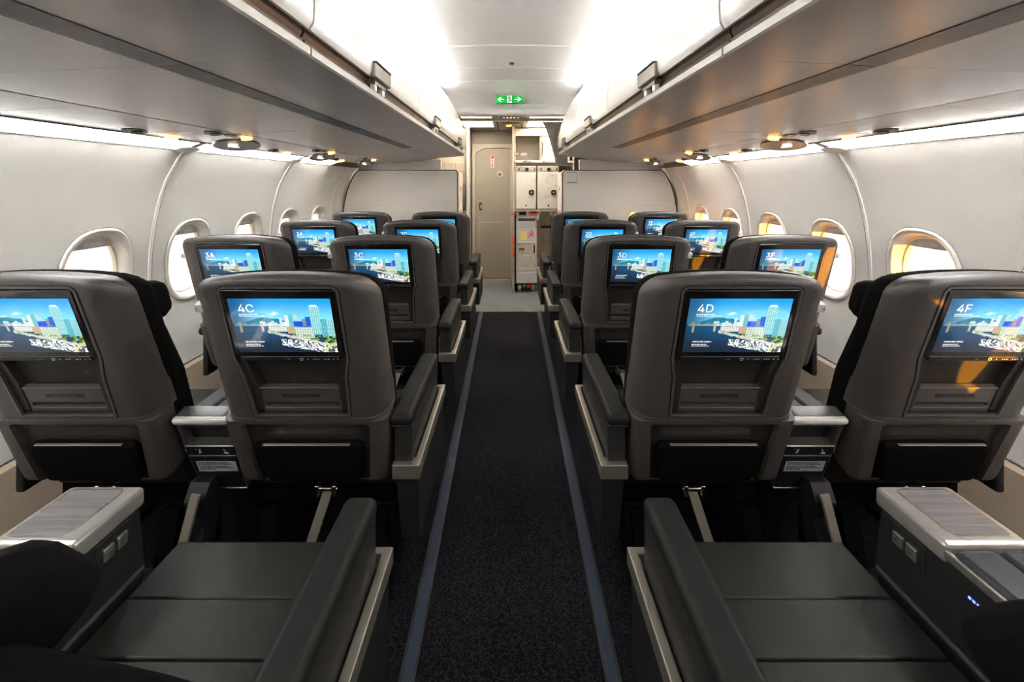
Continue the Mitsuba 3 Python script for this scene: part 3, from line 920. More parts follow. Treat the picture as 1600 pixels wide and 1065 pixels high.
# --- outboard armrest of window seats (at -x)
OA = rbox(-0.345, -0.295, 0.27, 0.70, 0.600, 0.645, 0.018, 16)
OB = cat(rbox(-0.335, -0.305, 0.30, 0.68, 0.36, 0.605, 0.008))

SEATP = {0: {}, 1: {}}


def seat(label, cx, y0, side, aisle, number, row, col, recline=0.0, head_drop=0.0):
    """side -1 = left of the aisle, +1 = right; meshes are built for the left and mirrored"""
    k = thing('passenger_chair', label, 'airplane seat', None)
    sdict = SEATP[0 if side < 0 else 1]

    def G(name, m):
        if name not in sdict:
            sdict[name] = mir(m) if side > 0 else m
        return sdict[name]
    W = tr(cx, y0, 0)
    R = W
    if recline:
        R = W @ tr(0, 0.26, 0.45) @ rotx(recline) @ tr(0, -0.26, -0.45)
    U, L = R @ MU, R @ ML
    part(k, 'back_shell', G('u', UPPER), 'shell', U, smooth=40)
    part(k, 'recess_liner', G('rl', rec_liner), 'recess_grey', U)
    part(k, 'recess_frame', G('rf', RFRAME), 'frame_grey', U)
    part(k, 'recess_groove', G('rg', RGROOVE), 'ink_black', U)
    part(k, 'recess_panel', G('rp', RFLOOR), 'recess_grey', U)
    part(k, 'recess_wing', SIDEWING, 'shell_dark', U)
    part(k, 'recess_wing', SIDEWING2, 'shell_dark', U)
    c = part(k, 'card_holder', G('ch', CARD), 'frame_grey', U)
    part(c, 'top_edge', G('ct', CARDTOP), 'frame_grey', U)
    part(c, 'lip', G('cl', CARDLIP), 'frame_grey', U)
    part(c, 'plaque', G('pq', PLQ), 'shell_dark', U)
    part(c, 'plaque_print', G('pt', PLQT), 'frame_grey', U, smooth=False)
    part(k, 'crease_band', G('bd', BAND), 'frame_grey', U, smooth=40)
    part(k, 'crease_line', G('cln', CREASE), 'strip_pale', U)
    m = part(k, 'monitor', G('mo', MON), 'black_gloss', U)
    part(m, 'control_bar', G('cb', CTRL), 'black_plastic', U)
    part(m, 'control_marks', CTRLDOTS, 'tag_white', U, smooth=False)
    part(m, 'display', DISPLAY, 'screen_glass', R @ MDISP, smooth=False, uv=DISP_UV, emit=CITY, weight=0.12, label='screen showing a harbour city skyline under a blue sky')
    if number:
        if ('txt', number) not in CACHE:
            ms = [xf(meshkit.text_mesh(number, 0.0262, 0.0004), tr(-0.125, 0.0485, 0.0006))]
            if row >= 1:
                ms.append(xf(meshkit.text_mesh('VANCOUVER, CANADA', 0.0038, 0.0002, bold=True), tr(-0.124, -0.0575, 0.0004)))
                rnd = random.Random(3)
                for yy, w0 in ((0.0400, 0.050), (0.0340, 0.072), (-0.0665, 0.044), (-0.0725, 0.050)):
                    xx = -0.124
                    while xx < -0.124 + w0:
                        ww = rnd.uniform(0.003, 0.008)
                        ms.append(box(xx, xx + ww, yy, yy + 0.0020, 0.0004, 0.0006))
                        xx += ww + 0.0018
            CACHE[('txt', number)] = cat(*ms)
        part(m, 'seat_lettering', CACHE[('txt', number)], 'emit_base', R @ MDISP, smooth=False, emit=(0.45, 0.455, 0.46), weight=0.02, label=f'white seat number {number}')
    part(k, 'coat_hook', G('tg', TAG), 'tag_white', U)
    part(k, 'coat_hook_pin', G('tp', TAG2), 'steel', U)
    part(k, 'lower_shell', G('lo', LOWER), 'shell', L, smooth=40)
    part(k, 'lower_panel', G('lp', LPANEL), 'shell_dark', L)
    p = part(k, 'seat_pocket', G('po', POCKET), 'pocket_black', L, smooth=50)
    part(p, 'pocket_bar', G('pb', POCKBAR), 'steel', L)
    part(k, 'under_bar', G('ub', UNDERBAR), 'steel', L)
    part(k, 'backrest', G('bc', BACKC), 'fabric_black', U, smooth=60)
    part(k, 'lumbar_cushion', G('lc', LUMBAR), 'fabric_black', U, smooth=60)
    h = part(k, 'headrest', G('hd', HEAD), 'pocket_black', U @ tr(0, -head_drop, 0), smooth=70)
    part(h, 'seam', HSEAM, 'fabric_black', U @ tr(0, -head_drop, 0))
    part(h, 'seam', HSEAM2, 'fabric_black', U @ tr(0, -head_drop, 0))
    part(k, 'seat_cushion', G('cu', CUSH), 'leather', W, smooth=50)
    part(k, 'seat_pan', G('pn', PAN), 'pocket_black', W, smooth=False)
    for i, q in enumerate(LEGS):
        part(k, 'leg', G(f'lg{i}', q), 'pocket_black', W, smooth=False)
    part(k, 'footrest_hinge', G('fh', FRH), 'chrome', W)
    part(k, 'footrest_arm', G('fa', FRA), 'strip_pale', W, smooth=False)
    part(k, 'footrest_bar', G('fb', FRB), 'pedestal', W)
    if aisle:
        a = part(k, 'armrest', G('ab', AB0), 'arm_panel', W)
        part(a, 'pad', G('ap', AP), 'arm_leather', W, smooth=50)
        part(a, 'seam', G('as', ABS), 'ink_black', W, smooth=False)
        part(a, 'pad_base', G('au', ABU), 'arm_panel', W)
        part(a, 'trim', G('at', ATR), 'champagne', W, label='brushed metal trim strip')
        part(a, 'screw', G('sc', ASC), 'chrome', W)
        part(a, 'side_panel', G('pd', PED), 'pedestal', W, smooth=False)
    else:
        a = part(k, 'armrest', G('oa', OA), 'arm_leather', W)
        part(a, 'support', G('ob', OB), 'pedestal', W)
    if row == 5:
        part(k, 'belt', G('bt', BELT), 'frame_grey', W)
    return k


P_ROW = 0.91
ROWY = {4: 1.19, 3: 2.10, 2: 3.01, 1: 3.92, 5: 0.32}
SEATX = {'A': -1.426, 'C': -0.670, 'D': 0.670, 'F': 1.426}
SEATLAB = {}
for row in (4, 3, 2, 1):
    for col in 'ACDF':
        side = -1 if col in 'AC' else 1
        num = f'{row}{col}'
        place_ = 'aisle' if col in 'CD' else 'window'
        lr = 'left' if side < 0 else 'right'
        if num == '4A':
            lab = 'window seat at the left edge, its pale city screen cut by the photo edge'
        elif num in ('1C', '1D'):
            lab = f'aisle seat before the {lr} partition, mostly hidden by the seat reading 2{col}'
        else:
            lab = f'brown-grey {place_} seat whose screen reads {num}, on the {lr} of the aisle'
        seat(lab, SEATX[col], ROWY[row], side, col in 'CD', num, row, col)
seat('seat at bottom left with charcoal cushion and rounded black headrest', SEATX['C'], 0.32, -1, True, None, 5, 'C', recline=math.radians(17), head_drop=0.0)
seat('seat at bottom right with charcoal cushion, beside the console with blue lights', SEATX['D'], 0.32, 1, True, None, 5, 'D', recline=math.radians(21.5), head_drop=0.0)
seat('window seat at the left edge beside the wood tray console, mostly outside the photo', SEATX['A'], 0.32, -1, False, None, 5, 'A', recline=math.radians(13))
seat('window seat at the right edge beside the grey console pads, mostly outside the photo', SEATX['F'], 0.32, 1, False, None, 5, 'F', recline=math.radians(10))

# ------------------------------------------------------------------ consoles between the seats
LC = math.radians(20.7)
MC = frame((0, 0.222, 0.672), LC)
cb_ = outline([(-0.104, 0.0), (0.104, 0.0), (0.100, -0.20), (0.094, -0.352), (-0.094, -0.352), (-0.100, -0.20)], 0.016, 72)
cbm = tm2man(plate(cb_, 0.05, r_back=0.008, r_front=0.004, steps=4))
NICHE = sg.Polygon([(-0.086, -0.040), (0.086, -0.040), (0.085, -0.128), (-0.085, -0.128)]).buffer(-0.006).buffer(0.006)
CREAR = man2tm(cbm - tm2man(prism(NICHE, 0.1, -0.044)))
NICHEP = prism(NICHE, 0.004, -0.046)
CNLIP = rbox(-0.090, 0.090, -0.134, -0.1285, -0.006, 0.004, 0.002)
CPANEL = prism(rr(-0.090, 0.090, -0.172, -0.136, 0.003), 0.003, -0.001)
CLINE = rbox(-0.087, 0.087, -0.182, -0.1775, -0.004, 0.003, 0.0015)
CDOOR = prism(sg.Polygon([(-0.087, -0.186), (0.087, -0.186), (0.084, -0.338), (-0.084, -0.338)]), 0.003, -0.001)
CBOT = rbox(-0.090, 0.090, -0.346, -0.3415, -0.006, 0.004, 0.0015)
CLABEL = prism(sg.box(-0.072, -0.255, 0.078, -0.205), 0.0008, 0.002)
ct_ = []
rnd = random.Random(5)
for j, (yy, w0) in enumerate(((-0.213, 0.115), (-0.220, 0.125), (-0.231, 0.110), (-0.239, 0.130), (-0.247, 0.055))):
    xx = -0.066
    while xx < -0.066 + w0:
        ww = rnd.uniform(0.004, 0.012)
        ct_.append(box(xx, xx + ww, yy, yy + 0.0038, 0.0028, 0.0031))
        xx += ww + 0.0022
CTEXT = cat(*ct_)
CICON = cat(box(-0.058, -0.050, -0.147, -0.1455, 0.002, 0.0026), box(-0.046, -0.036, -0.147, -0.1455, 0.002, 0.0026), prism(sg.LineString([(-0.040, -0.149), (-0.046, -0.156), (-0.040, -0.160), (-0.048, -0.165)]).buffer(0.0018), 0.0006, 0.002),
            prism(sg.LineString([(0.048, -0.146), (0.052, -0.156), (0.060, -0.164)]).buffer(0.0016), 0.0006, 0.002), prism(sg.box(0.046, -0.168, 0.064, -0.160).buffer(-0.002).buffer(0.002), 0.0006, 0.002))
CCAP = hull([((x, y, z), 0.012) for x in (-0.092, 0.092) for (y, z) in ((0.226, 0.6615), (0.264, 0.6615), (0.230, 0.657), (0.264, 0.657))])
bodyp = sg.Polygon([(0.27, 0.64), (0.36, 0.38), (0.72, 0.34), (0.775, 0.45), (0.755, 0.64)])
CBODY = prism(bodyp, 0.196, -0.098)
CBODY = TM(np.array(CBODY.vertices)[:, [2, 0, 1]], CBODY.faces)
PADS = [rbox(-0.090, -0.008, 0.275, 0.588, 0.635, 0.672, 0.014), rbox(-0.005, 0.094, 0.275, 0.588, 0.635, 0.672, 0.014)]
RAILC = [rbox(0.091, 0.101, 0.27, 0.600, 0.640, 0.660, 0.003)]
tray_o = sg.box(-0.104, 0.592, 0.104, 0.772).buffer(-0.014).buffer(0.014)
TRAYF = cat(hull([((x, y, z), 0.012) for x in (-0.092, 0.092) for y in (0.604, 0.760) for z in (0.640, 0.664)]))
inl = outline([(-0.082, 0.612), (0.060, 0.612), (0.060, 0.752), (-0.082, 0.752)], 0.012, 56)
INLAY = xf(prism(sg.Polygon(inl), 0.0012), tr(0, 0, 0.6758))
INLAYRIM = prism(sg.Polygon(inl).buffer(0.004).difference(sg.Polygon(inl)), 0.002, 0.6755)
BTNP = rbox(0.094, 0.101, 0.640, 0.735, 0.555, 0.625, 0.003)
BTNS = [rbox(0.098, 0.108, 0.655, 0.683, 0.575, 0.606, 0.004), rbox(0.098, 0.108, 0.690, 0.718, 0.575, 0.606, 0.004)]
BTNM = cat(*[bar((0.1083, q - 0.005, 0.586), (0.1083, q + 0.005, 0.592), 0.0015, 0.0006, (1, 0, 0)) for q in (0.669, 0.704)])
CAV = box(0.095, 0.0985, 0.42, 0.565, 0.50, 0.632)
LEDS = cat(*[box(0.0985, 0.0992, 0.530 + 0.008 * q, 0.535 + 0.008 * q, 0.600, 0.605) for q in range(3)])
SOCK = rbox(0.096, 0.100, 0.44, 0.50, 0.52, 0.60, 0.002)
ledge = rbox(0.098, 0.106, 0.30, 0.765, 0.465, 0.475, 0.002)
lg = sg.Polygon([(0.285, 0.41), (0.355, 0.41), (0.36, 0.33), (0.32, 0.25), (0.30, 0.14), (0.30, 0.0), (0.24, 0.0), (0.235, 0.20), (0.265, 0.30), (0.255, 0.36)])
CLEG = prism(lg, 0.075, -0.0375)
CLEG = TM(np.array(CLEG.vertices)[:, [2, 0, 1]] + [-0.05, 0, 0], CLEG.faces)
CLEG2 = cat(box(-0.09, 0.06, 0.45, 0.75, 0.0, 0.36))
CSTRIP = bar((-0.035, 0.246, 0.395), (-0.105, 0.205, 0.06), 0.030, 0.012, (0, 1, 0))
BUCK = rbox(-0.06, -0.02, 0.42, 0.45, 0.672, 0.678, 0.002)

for row in (5, 4, 3, 2, 1):
    for side, lr in ((-1, 'left'), (1, 'right')):
        if row == 5:
            lab = f'console with silver rimmed wood tray beside the {"bottom left" if side < 0 else "bottom right"} seat cushion'
        elif row == 4:
            lab = f'console with white cap, dark niche and notice label between seats {"4A and 4C" if side < 0 else "4D and 4F"}'
        else:
            lab = f'console between seats {row}{"A" if side < 0 else "D"} and {row}{"C" if side < 0 else "F"}, mostly hidden'
        k = thing('center_console', lab, 'console')
        W = tr(side * 1.044, ROWY[row], 0) @ np.diag([0.93, 1, 1, 1])
        U = W @ MC
        sd = SEATP[0 if side < 0 else 1]

        def G(name, m):
            if name not in sd:
                sd[name] = mir(m) if side > 0 else m
            return sd[name]
        part(k, 'body', G('kb', CBODY), 'console_dark', W, smooth=False)
        part(k, 'rear_face', G('kr', CREAR), 'frame_grey', U)
        part(k, 'niche', G('kn', NICHEP), 'console_dark', U)
        part(k, 'niche_lip', G('kl', CNLIP), 'steel', U)
        p = part(k, 'button_strip', G('ks', CPANEL), 'console_navy', U)
        part(p, 'icons', CICON, 'label_grey', U, smooth=False)
        part(k, 'strip_line', G('k2', CLINE), 'frame_grey', U)
        p = part(k, 'lower_door', G('kd', CDOOR), 'console_navy', U)
        q = part(p, 'notice_label', CLABEL, 'label_grey', U, smooth=False)
        part(p, 'notice_print', CTEXT, 'ink_black', U, smooth=False)
        part(k, 'bottom_line', G('kbt', CBOT), 'steel', U)
        part(k, 'cap', G('kc', CCAP), 'cap_white', W, smooth=50)
        for j, m in enumerate(PADS):
            part(k, 'arm_pad', G(f'kp{j}', m), 'pad_blue', W, smooth=50)
        part(k, 'rail', G('kra', RAILC[0]), 'champagne', W)
        p = part(k, 'tray', G('kt', TRAYF), 'tray_silver', W, smooth=50)
        part(p, 'inlay', G('ki', INLAY), 'wood', W, smooth=False)
        part(p, 'inlay_rim', G('kir', INLAYRIM), 'steel', W, smooth=False)
        p = part(k, 'control_panel', G('kq', BTNP), 'console_dark', W)
        for j, m in enumerate(BTNS):
            part(p, 'button', G(f'kbu{j}', m), 'steel', W)
        part(p, 'button_marks', G('kbm', BTNM), 'ink_black', W, smooth=False)
        part(k, 'socket_recess', G('kca', CAV), 'ink_black', W, smooth=False)
        part(k, 'socket', G('kso', SOCK), 'black_plastic', W)
        part(k, 'side_ledge', G('kle', ledge), 'frame_grey', W)
        if row == 5 and side > 0:
            part(k, 'charge_light', G('kled', LEDS), 'emit_base', W, smooth=False, emit=(0.1, 0.2, 3.0), weight=0.01, label='row of tiny blue lights')
        p = part(k, 'leg', G('klg', CLEG), 'console_navy', W, smooth=False)
        part(p, 'leg_strip', G('kst', CSTRIP), 'strip_pale', W, smooth=False)
        part(k, 'foot', G('kft', CLEG2), 'pedestal', W, smooth=False)

# ------------------------------------------------------------------ partitions before the galley
for side, lr in ((-1, 'left'), (1, 'right')):
    k = thing('partition', f'cream laminate partition with fine horizontal lines at the {lr} front of the cabin', 'partition')
    F = (lambda m: mir(m)) if side < 0 else (lambda m: m)
    top = 1.622
    wallp = [(wall_x(z) - 0.012, z) for z in np.linspace(0.0, 1.59, 30)]
    wallp = [(min(x, 1.895) if z < 0.4 else x, z) for x, z in wallp]
    pts = [(0.598, 0.02)] + wallp + [(1.74, top), (0.598, top)]
    gq = sg.Polygon(pts).buffer(0)
    gq = gq.buffer(-0.045).buffer(0.045, quad_segs=8)
    m = prism(gq, 0.05)
    v = np.array(m.vertices)
    m = TM(np.c_[v[:, 0], YB + 0.03 + v[:, 2], v[:, 1]], np.array(m.faces)[:, ::-1])
    part(k, 'panel', F(m), 'laminate', smooth=False)
    rim = prism(gq.difference(gq.buffer(-0.012)), 0.06)
    v = np.array(rim.vertices)
    rim = TM(np.c_[v[:, 0], YB + 0.025 + v[:, 2], v[:, 1]], np.array(rim.faces)[:, ::-1])
    part(k, 'edge_trim', F(rim), 'frame_grey', smooth=False)
    part(k, 'side_face', F(rbox(0.592, 0.62, YB + 0.075, YB + 0.42, 0.02, 1.60, 0.008)), 'edge_pink')
    for z in (1.38, 1.10, 0.90, 0.55):
        part(k, 'side_latch', F(rbox(0.588, 0.596, YB + 0.20, YB + 0.24, z, z + 0.045, 0.002)), 'gap_dark')
    part(k, 'top_shelf', F(box(0.62, 1.7, YB + 0.03, YB + 0.45, 1.575, 1.60)), 'edge_pink', smooth=False)
    part(k, 'upper_infill', F(rbox(0.80, 1.76, YB + 0.05, YB + 0.09, 1.60, 1.74, 0.006)), 'psu_grey')
    if side > 0:
        b = thing('wall_box', 'small white square box on the upper corner of the right partition', 'wall box')
        part(b, 'cover', rbox(0.64, 0.775, YB + 0.005, YB + 0.032, 1.475, 1.585, 0.010), 'cap_white')
        part(b, 'base', rbox(0.645, 0.77, YB + 0.02, YB + 0.032, 1.47, 1.59, 0.004), 'frame_grey')

# ------------------------------------------------------------------ galley and cockpit wall


def PX(px, py, d):
    return ((px - VPX) / FPX * d, d, EYE - (py - VPY) / FPX * d)


wf = struct('wall_front')
part(wf, 'panel', box(-2.1, 2.1, YF + 0.04, YF + 0.08, 0.0, 2.3), 'galley_grey', smooth=False)
part(wf, 'header_panel', box(-0.56, 0.06, YF, YF + 0.05, 2.045, 2.26), 'galley_grey', smooth=False)

d1 = struct('door_1')
fro = sg.box(-0.555, 0.0, 0.055, 2.045).difference(sg.Polygon([(-0.505, 0.03), (0.0, 0.03), (0.0, 1.985), (-0.38, 1.985), (-0.505, 1.915)]))


def onwall(m, y):
    """mesh in (x, z, depth towards the viewer) placed at the distance y"""
    v = np.array(m.vertices)
    return TM(np.c_[v[:, 0], y - v[:, 2], v[:, 1]], m.faces)


part(d1, 'frame', onwall(prism(fro, 0.05, -0.02), YF), 'door_frame', smooth=False)
leafg = sg.Polygon([(-0.502, 0.033), (-0.003, 0.033), (-0.003, 1.981), (-0.378, 1.981), (-0.502, 1.912)])
part(d1, 'leaf', onwall(prism(leafg, 0.03, -0.02), YF), 'door_grey', smooth=False)
part(d1, 'lower_panel', onwall(prism(rr(-0.455, -0.045, 0.09, 0.89, 0.02), 0.006, 0.010), YF), 'door_grey')
part(d1, 'lower_panel_rim', onwall(prism(rr(-0.460, -0.040, 0.085, 0.895, 0.022).difference(rr(-0.449, -0.051, 0.096, 0.884, 0.018)), 0.009, 0.010), YF), 'door_frame')
part(d1, 'spyhole', onwall(cat(prism(sg.Point(-0.15, 1.60).buffer(0.052), 0.012, 0.01), prism(sg.Point(-0.15, 1.60).buffer(0.034), 0.02, 0.01)), YF), 'steel')
part(d1, 'spyhole_lens', onwall(prism(sg.Point(-0.15, 1.60).buffer(0.016), 0.024, 0.01), YF), 'black_gloss')
h = part(d1, 'handle', onwall(prism(rr(-0.452, -0.412, 1.07, 1.18, 0.006), 0.008, 0.01), YF), 'black_plastic')
part(h, 'grip', onwall(prism(rr(-0.44, -0.418, 1.09, 1.16, 0.004), 0.022, 0.01), YF), 'steel')
pl = part(d1, 'placard', onwall(prism(rr(-0.285, -0.235, 1.70, 1.875, 0.005), 0.003, 0.01), YF), 'placard')
part(pl, 'red_disc', onwall(prism(sg.Point(-0.26, 1.85).buffer(0.020), 0.0015, 0.013), YF), 'ink_red')
part(pl, 'print', onwall(cat(*[prism(sg.box(-0.276, 1.71 + 0.016 * q, -0.276 + (0.024, 0.032, 0.020, 0.030)[q % 4], 1.718 + 0.016 * q), 0.001, 0.013) for q in range(7)]), YF), 'ink_red', smooth=False)
part(d1, 'sill', box(-0.56, 0.06, YF - 0.03, YF + 0.02, 0.0, 0.05), 'door_frame', smooth=False)

# divider post
ps = thing('divider_post', 'slim pale metal post between cockpit door and galley, with orange marks', 'post')
part(ps, 'post', rbox(0.030, 0.058, 5.60, 6.19, 0.0, 2.225, 0.006), 'door_frame')
for z0, z1 in ((0.66, 0.77), (0.49, 0.61)):
    part(ps, 'orange_mark', rbox(0.024, 0.052, 5.588, 5.603, z0, z1, 0.003), 'ink_orange')
part(ps, 'red_dot', rbox(0.034, 0.048, 5.590, 5.603, 0.84, 0.865, 0.003), 'ink_red')

# galley unit
gu = thing('galley_unit', 'beige galley cabinet right of the cockpit door with open dark compartment and shelves', 'galley cabinet')
GX0, GX1, GY = 0.062, 0.86, 5.62
part(gu, 'side_panel', box(GX0, GX0 + 0.012, GY, YF, 1.10, 2.20), 'galley_beige', smooth=False)
part(gu, 'side_panel', box(GX1 - 0.02, GX1, GY, YF, 0.0, 2.20), 'galley_beige', smooth=False)
part(gu, 'fascia', rbox(GX0, GX1, GY, GY + 0.04, 2.10, 2.18, 0.006), 'galley_beige')
part(gu, 'top', box(GX0, GX1, GY, YF, 2.18, 2.20), 'galley_beige', smooth=False)
part(gu, 'compartment_back', box(GX0 + 0.012, 0.43, GY + 0.30, GY + 0.32, 1.76, 2.12), 'galley_grey', smooth=False)
part(gu, 'compartment_side', box(0.40, 0.43, GY + 0.02, GY + 0.32, 1.76, 2.12), 'galley_grey', smooth=False)
part(gu, 'compartment_label', box(0.15, 0.235, GY + 0.296, GY + 0.30, 1.86, 1.895), 'placard', smooth=False)
part(gu, 'compartment_label', box(0.085, 0.115, GY + 0.296, GY + 0.30, 1.875, 1.895), 'placard', smooth=False)
part(gu, 'compartment_text', onwall(xf(meshkit.text_mesh('2112', 0.018, 0.001), tr(0.165, 1.868, 0)), GY + 0.2955), 'ink_black', smooth=False)
dr_ = part(gu, 'upper_door', rbox(0.437, 0.80, GY, GY + 0.03, 1.775, 2.09, 0.008), 'galley_beige')
part(dr_, 'hinge', rbox(0.425, 0.437, GY - 0.004, GY + 0.02, 2.02, 2.09, 0.003), 'cap_white')
part(dr_, 'hinge', rbox(0.425, 0.437, GY - 0.004, GY + 0.02, 1.775, 1.84, 0.003), 'cap_white')
sh = part(gu, 'shelf', rbox(GX0, GX1, GY - 0.02, YF, 1.742, 1.772, 0.004), 'galley_white')
for x in (0.17, 0.20, 0.25, 0.44, 0.60):
    part(sh, 'red_latch', rbox(x, x + 0.028, GY - 0.028, GY - 0.012, 1.752, 1.766, 0.002), 'ink_red')
part(gu, 'vent_band', box(GX0, GX1, GY + 0.03, GY + 0.05, 1.700, 1.742), 'galley_grey', smooth=False)
part(gu, 'back_panel', box(GX0, GX1, YF - 0.03, YF, 0.0, 1.10), 'galley_beige', smooth=False)
part(gu, 'bay_side', box(0.375, 0.392, GY + 0.35, YF, 0.0, 1.06), 'galley_beige', smooth=False)
ctp = part(gu, 'counter', rbox(GX0, GX1, GY - 0.01, YF, 1.085, 1.115, 0.004), 'galley_grey')
for j, x in enumerate((0.10, 0.235, 0.39, 0.55)):
    part(ctp, 'turn_latch', cyl((x, GY - 0.03, 1.063), (x, GY - 0.005, 1.063), 0.022, 18), 'steel')
    part(ctp, 'latch_lever', bar((x + (0.015 if j % 2 else -0.015), GY - 0.032, 1.066), (x + (0.12 if j % 2 else -0.09), GY - 0.032, 1.052), 0.018, 0.008, (0, 1, 0)), 'ink_red', smooth=False)
part(ctp, 'bracket', rbox(0.362, 0.385, GY - 0.03, GY - 0.01, 0.98, 1.07, 0.003), 'cap_white')
for z in (0.81, 0.36):
    part(gu, 'bay_handle', rbox(0.45, 0.62, YF - 0.055, YF - 0.03, z, z + 0.035, 0.008), 'frame_grey')
part(gu, 'bay_number', onwall(xf(meshkit.text_mesh('2114', 0.034, 0.002), tr(0.475, 0.615, 0)), YF - 0.0315), 'gap_dark', smooth=False)
part(gu, 'bay_plinth', box(0.40, GX1, GY + 0.42, YF - 0.03, 0.0, 0.07), 'galley_grey', smooth=False)

for j, (x0, x1) in enumerate(((0.075, 0.352), (0.366, 0.655))):
    k = thing('oven', f'white galley oven box with black knob, the {"one nearer the cockpit door" if j == 0 else "one half hidden by the right partition"}', 'oven')
    part(k, 'body', rbox(x0, x1, GY + 0.01, GY + 0.45, 1.118, 1.698, 0.008), 'galley_white')
    part(k, 'door', rbox(x0 + 0.006, x1 - 0.006, GY - 0.004, GY + 0.02, 1.124, 1.612, 0.006), 'galley_white')
    cp_ = part(k, 'control_panel', rbox(x0 + 0.012, x1 - 0.012, GY + 0.0, GY + 0.016, 1.622, 1.684, 0.004), 'door_grey')
    xc = (x0 + x1) / 2
    part(cp_, 'knob', cyl((xc + 0.01, GY - 0.015, 1.653), (xc + 0.01, GY, 1.653), 0.022, 20), 'black_plastic')
    for q in (-0.10, -0.07, -0.045, 0.06, 0.085, 0.11):
        part(cp_, 'switch', rbox(xc + q, xc + q + 0.014, GY - 0.004, GY + 0.004, 1.640, 1.668, 0.002), 'black_plastic' if q in (-0.10, 0.11) else 'steel')
    part(k, 'door_latch', cat(cyl((xc + 0.072, GY - 0.022, 1.345), (xc + 0.072, GY, 1.345), 0.036, 24)), 'black_plastic')
    part(k, 'latch_cap', cyl((xc + 0.072, GY - 0.028, 1.345), (xc + 0.072, GY - 0.02, 1.345), 0.014, 16), 'steel')
    part(k, 'drain_hole', cyl((xc + 0.0, GY - 0.006, 1.168), (xc + 0.0, GY, 1.168), 0.012, 16), 'black_plastic')

# service trolley
tv = thing('service_trolley', 'narrow white galley trolley with placard and red emblem parked under the counter', 'trolley')
TX0, TX1, TY = 0.078, 0.362, 5.66
part(tv, 'body', rbox(TX0, TX1, TY, TY + 0.40, 0.115, 1.03, 0.008), 'galley_white')
part(tv, 'top_rim', rbox(TX0 - 0.004, TX1 + 0.004, TY - 0.006, TY + 0.41, 1.005, 1.04, 0.006), 'galley_beige')
part(tv, 'slot', box(TX0 + 0.03, TX1 - 0.02, TY - 0.002, TY + 0.004, 0.960, 0.992), 'gap_dark', smooth=False)
up = part(tv, 'placard', box(TX0 + 0.028, TX1 - 0.022, TY - 0.004, TY + 0.002, 0.690, 0.945), 'placard', smooth=False)
part(up, 'note', box(TX0 + 0.055, TX0 + 0.145, TY - 0.0055, TY - 0.004, 0.70, 0.815), 'note_yellow', smooth=False)
rnd = random.Random(11)
pr_ = []
for yy in (0.90, 0.882, 0.862, 0.846, 0.83):
    xx = TX0 + 0.05
    while xx < TX1 - 0.06:
        ww = rnd.uniform(0.010, 0.026)
        pr_.append(box(xx, xx + ww, TY - 0.0048, TY - 0.004, yy, yy + 0.008))
        xx += ww + 0.005
part(up, 'print', cat(*pr_), 'label_grey', smooth=False)
# red roundel with a leaf
leaf = []
half = [(0, 1.0), (0.12, 0.72), (0.28, 0.80), (0.22, 0.30), (0.46, 0.56), (0.54, 0.42), (0.86, 0.46), (0.74, 0.18), (0.86, 0.08), (0.36, -0.34), (0.42, -0.50), (0.05, -0.44), (0.04, -0.85)]
leafg = sg.Polygon(half + [(-x, y) for x, y in half[::-1][:-1]]).buffer(0)
import shapely.affinity as sa
leafg = sa.translate(sa.scale(leafg, 0.027, 0.027, origin=(0, 0)), TX1 - 0.075, 0.775)
ring = sg.Point(TX1 - 0.075, 0.775).buffer(0.041).difference(sg.Point(TX1 - 0.075, 0.775).buffer(0.033))
ring = ring.difference(sg.box(TX1 - 0.085, 0.70, TX1 - 0.065, 0.765))
part(up, 'emblem', onwall(prism(leafg.union(ring), 0.0015, 0.004), TY), 'ink_red', smooth=False)
part(tv, 'shelf_lip', rbox(TX0 + 0.02, TX1 - 0.015, TY - 0.010, TY + 0.004, 0.655, 0.682, 0.004), 'cap_white')
la = part(tv, 'latch_recess', box(TX0 + 0.03, TX1 - 0.02, TY - 0.001, TY + 0.003, 0.505, 0.650), 'galley_beige', smooth=False)
tt = np.linspace(-1.3, 1.3, 16)
arc = sg.LineString([(TX0 + 0.085 + 0.055 * math.cos(a), 0.58 + 0.062 * math.sin(a)) for a in tt]).buffer(0.007)
part(la, 'latch_guard', onwall(prism(arc, 0.012, 0.0), TY), 'cap_white')
part(la, 'latch_lever', rbox(TX0 + 0.045, TX0 + 0.115, TY - 0.016, TY - 0.002, 0.572, 0.592, 0.004), 'frame_grey')
part(la, 'side_catch', rbox(TX1 - 0.045, TX1 - 0.025, TY - 0.012, TY, 0.53, 0.63, 0.004), 'frame_grey')
part(tv, 'door_panel', rbox(TX0 + 0.022, TX1 - 0.018, TY - 0.005, TY + 0.004, 0.285, 0.498, 0.004), 'galley_white')
part(tv, 'door_pull', rbox(TX1 - 0.075, TX1 - 0.045, TY - 0.010, TY, 0.42, 0.49, 0.003), 'cap_white')
part(tv, 'kick_panel', rbox(TX0 + 0.006, TX1 - 0.004, TY - 0.008, TY + 0.004, 0.122, 0.272, 0.004), 'placard')
for x in (TX0 + 0.05, TX1 - 0.05):
    for y in (TY + 0.05, TY + 0.33):
        w = part(tv, 'wheel', cyl((x - 0.022, y, 0.052), (x + 0.022, y, 0.052), 0.052, 24), 'wheel_grey')
        part(w, 'hub', cyl((x - 0.026, y, 0.052), (x + 0.026, y, 0.052), 0.022, 16), 'cap_white')
        part(w, 'fork', box(x - 0.03, x + 0.03, y - 0.012, y + 0.012, 0.052, 0.118), 'rubber', smooth=False)
part(tv, 'brake_pedal', rbox(TX0 + 0.09, TX0 + 0.135, TY - 0.03, TY + 0.03, 0.065, 0.10, 0.004), 'man_green', label='green brake pedal')
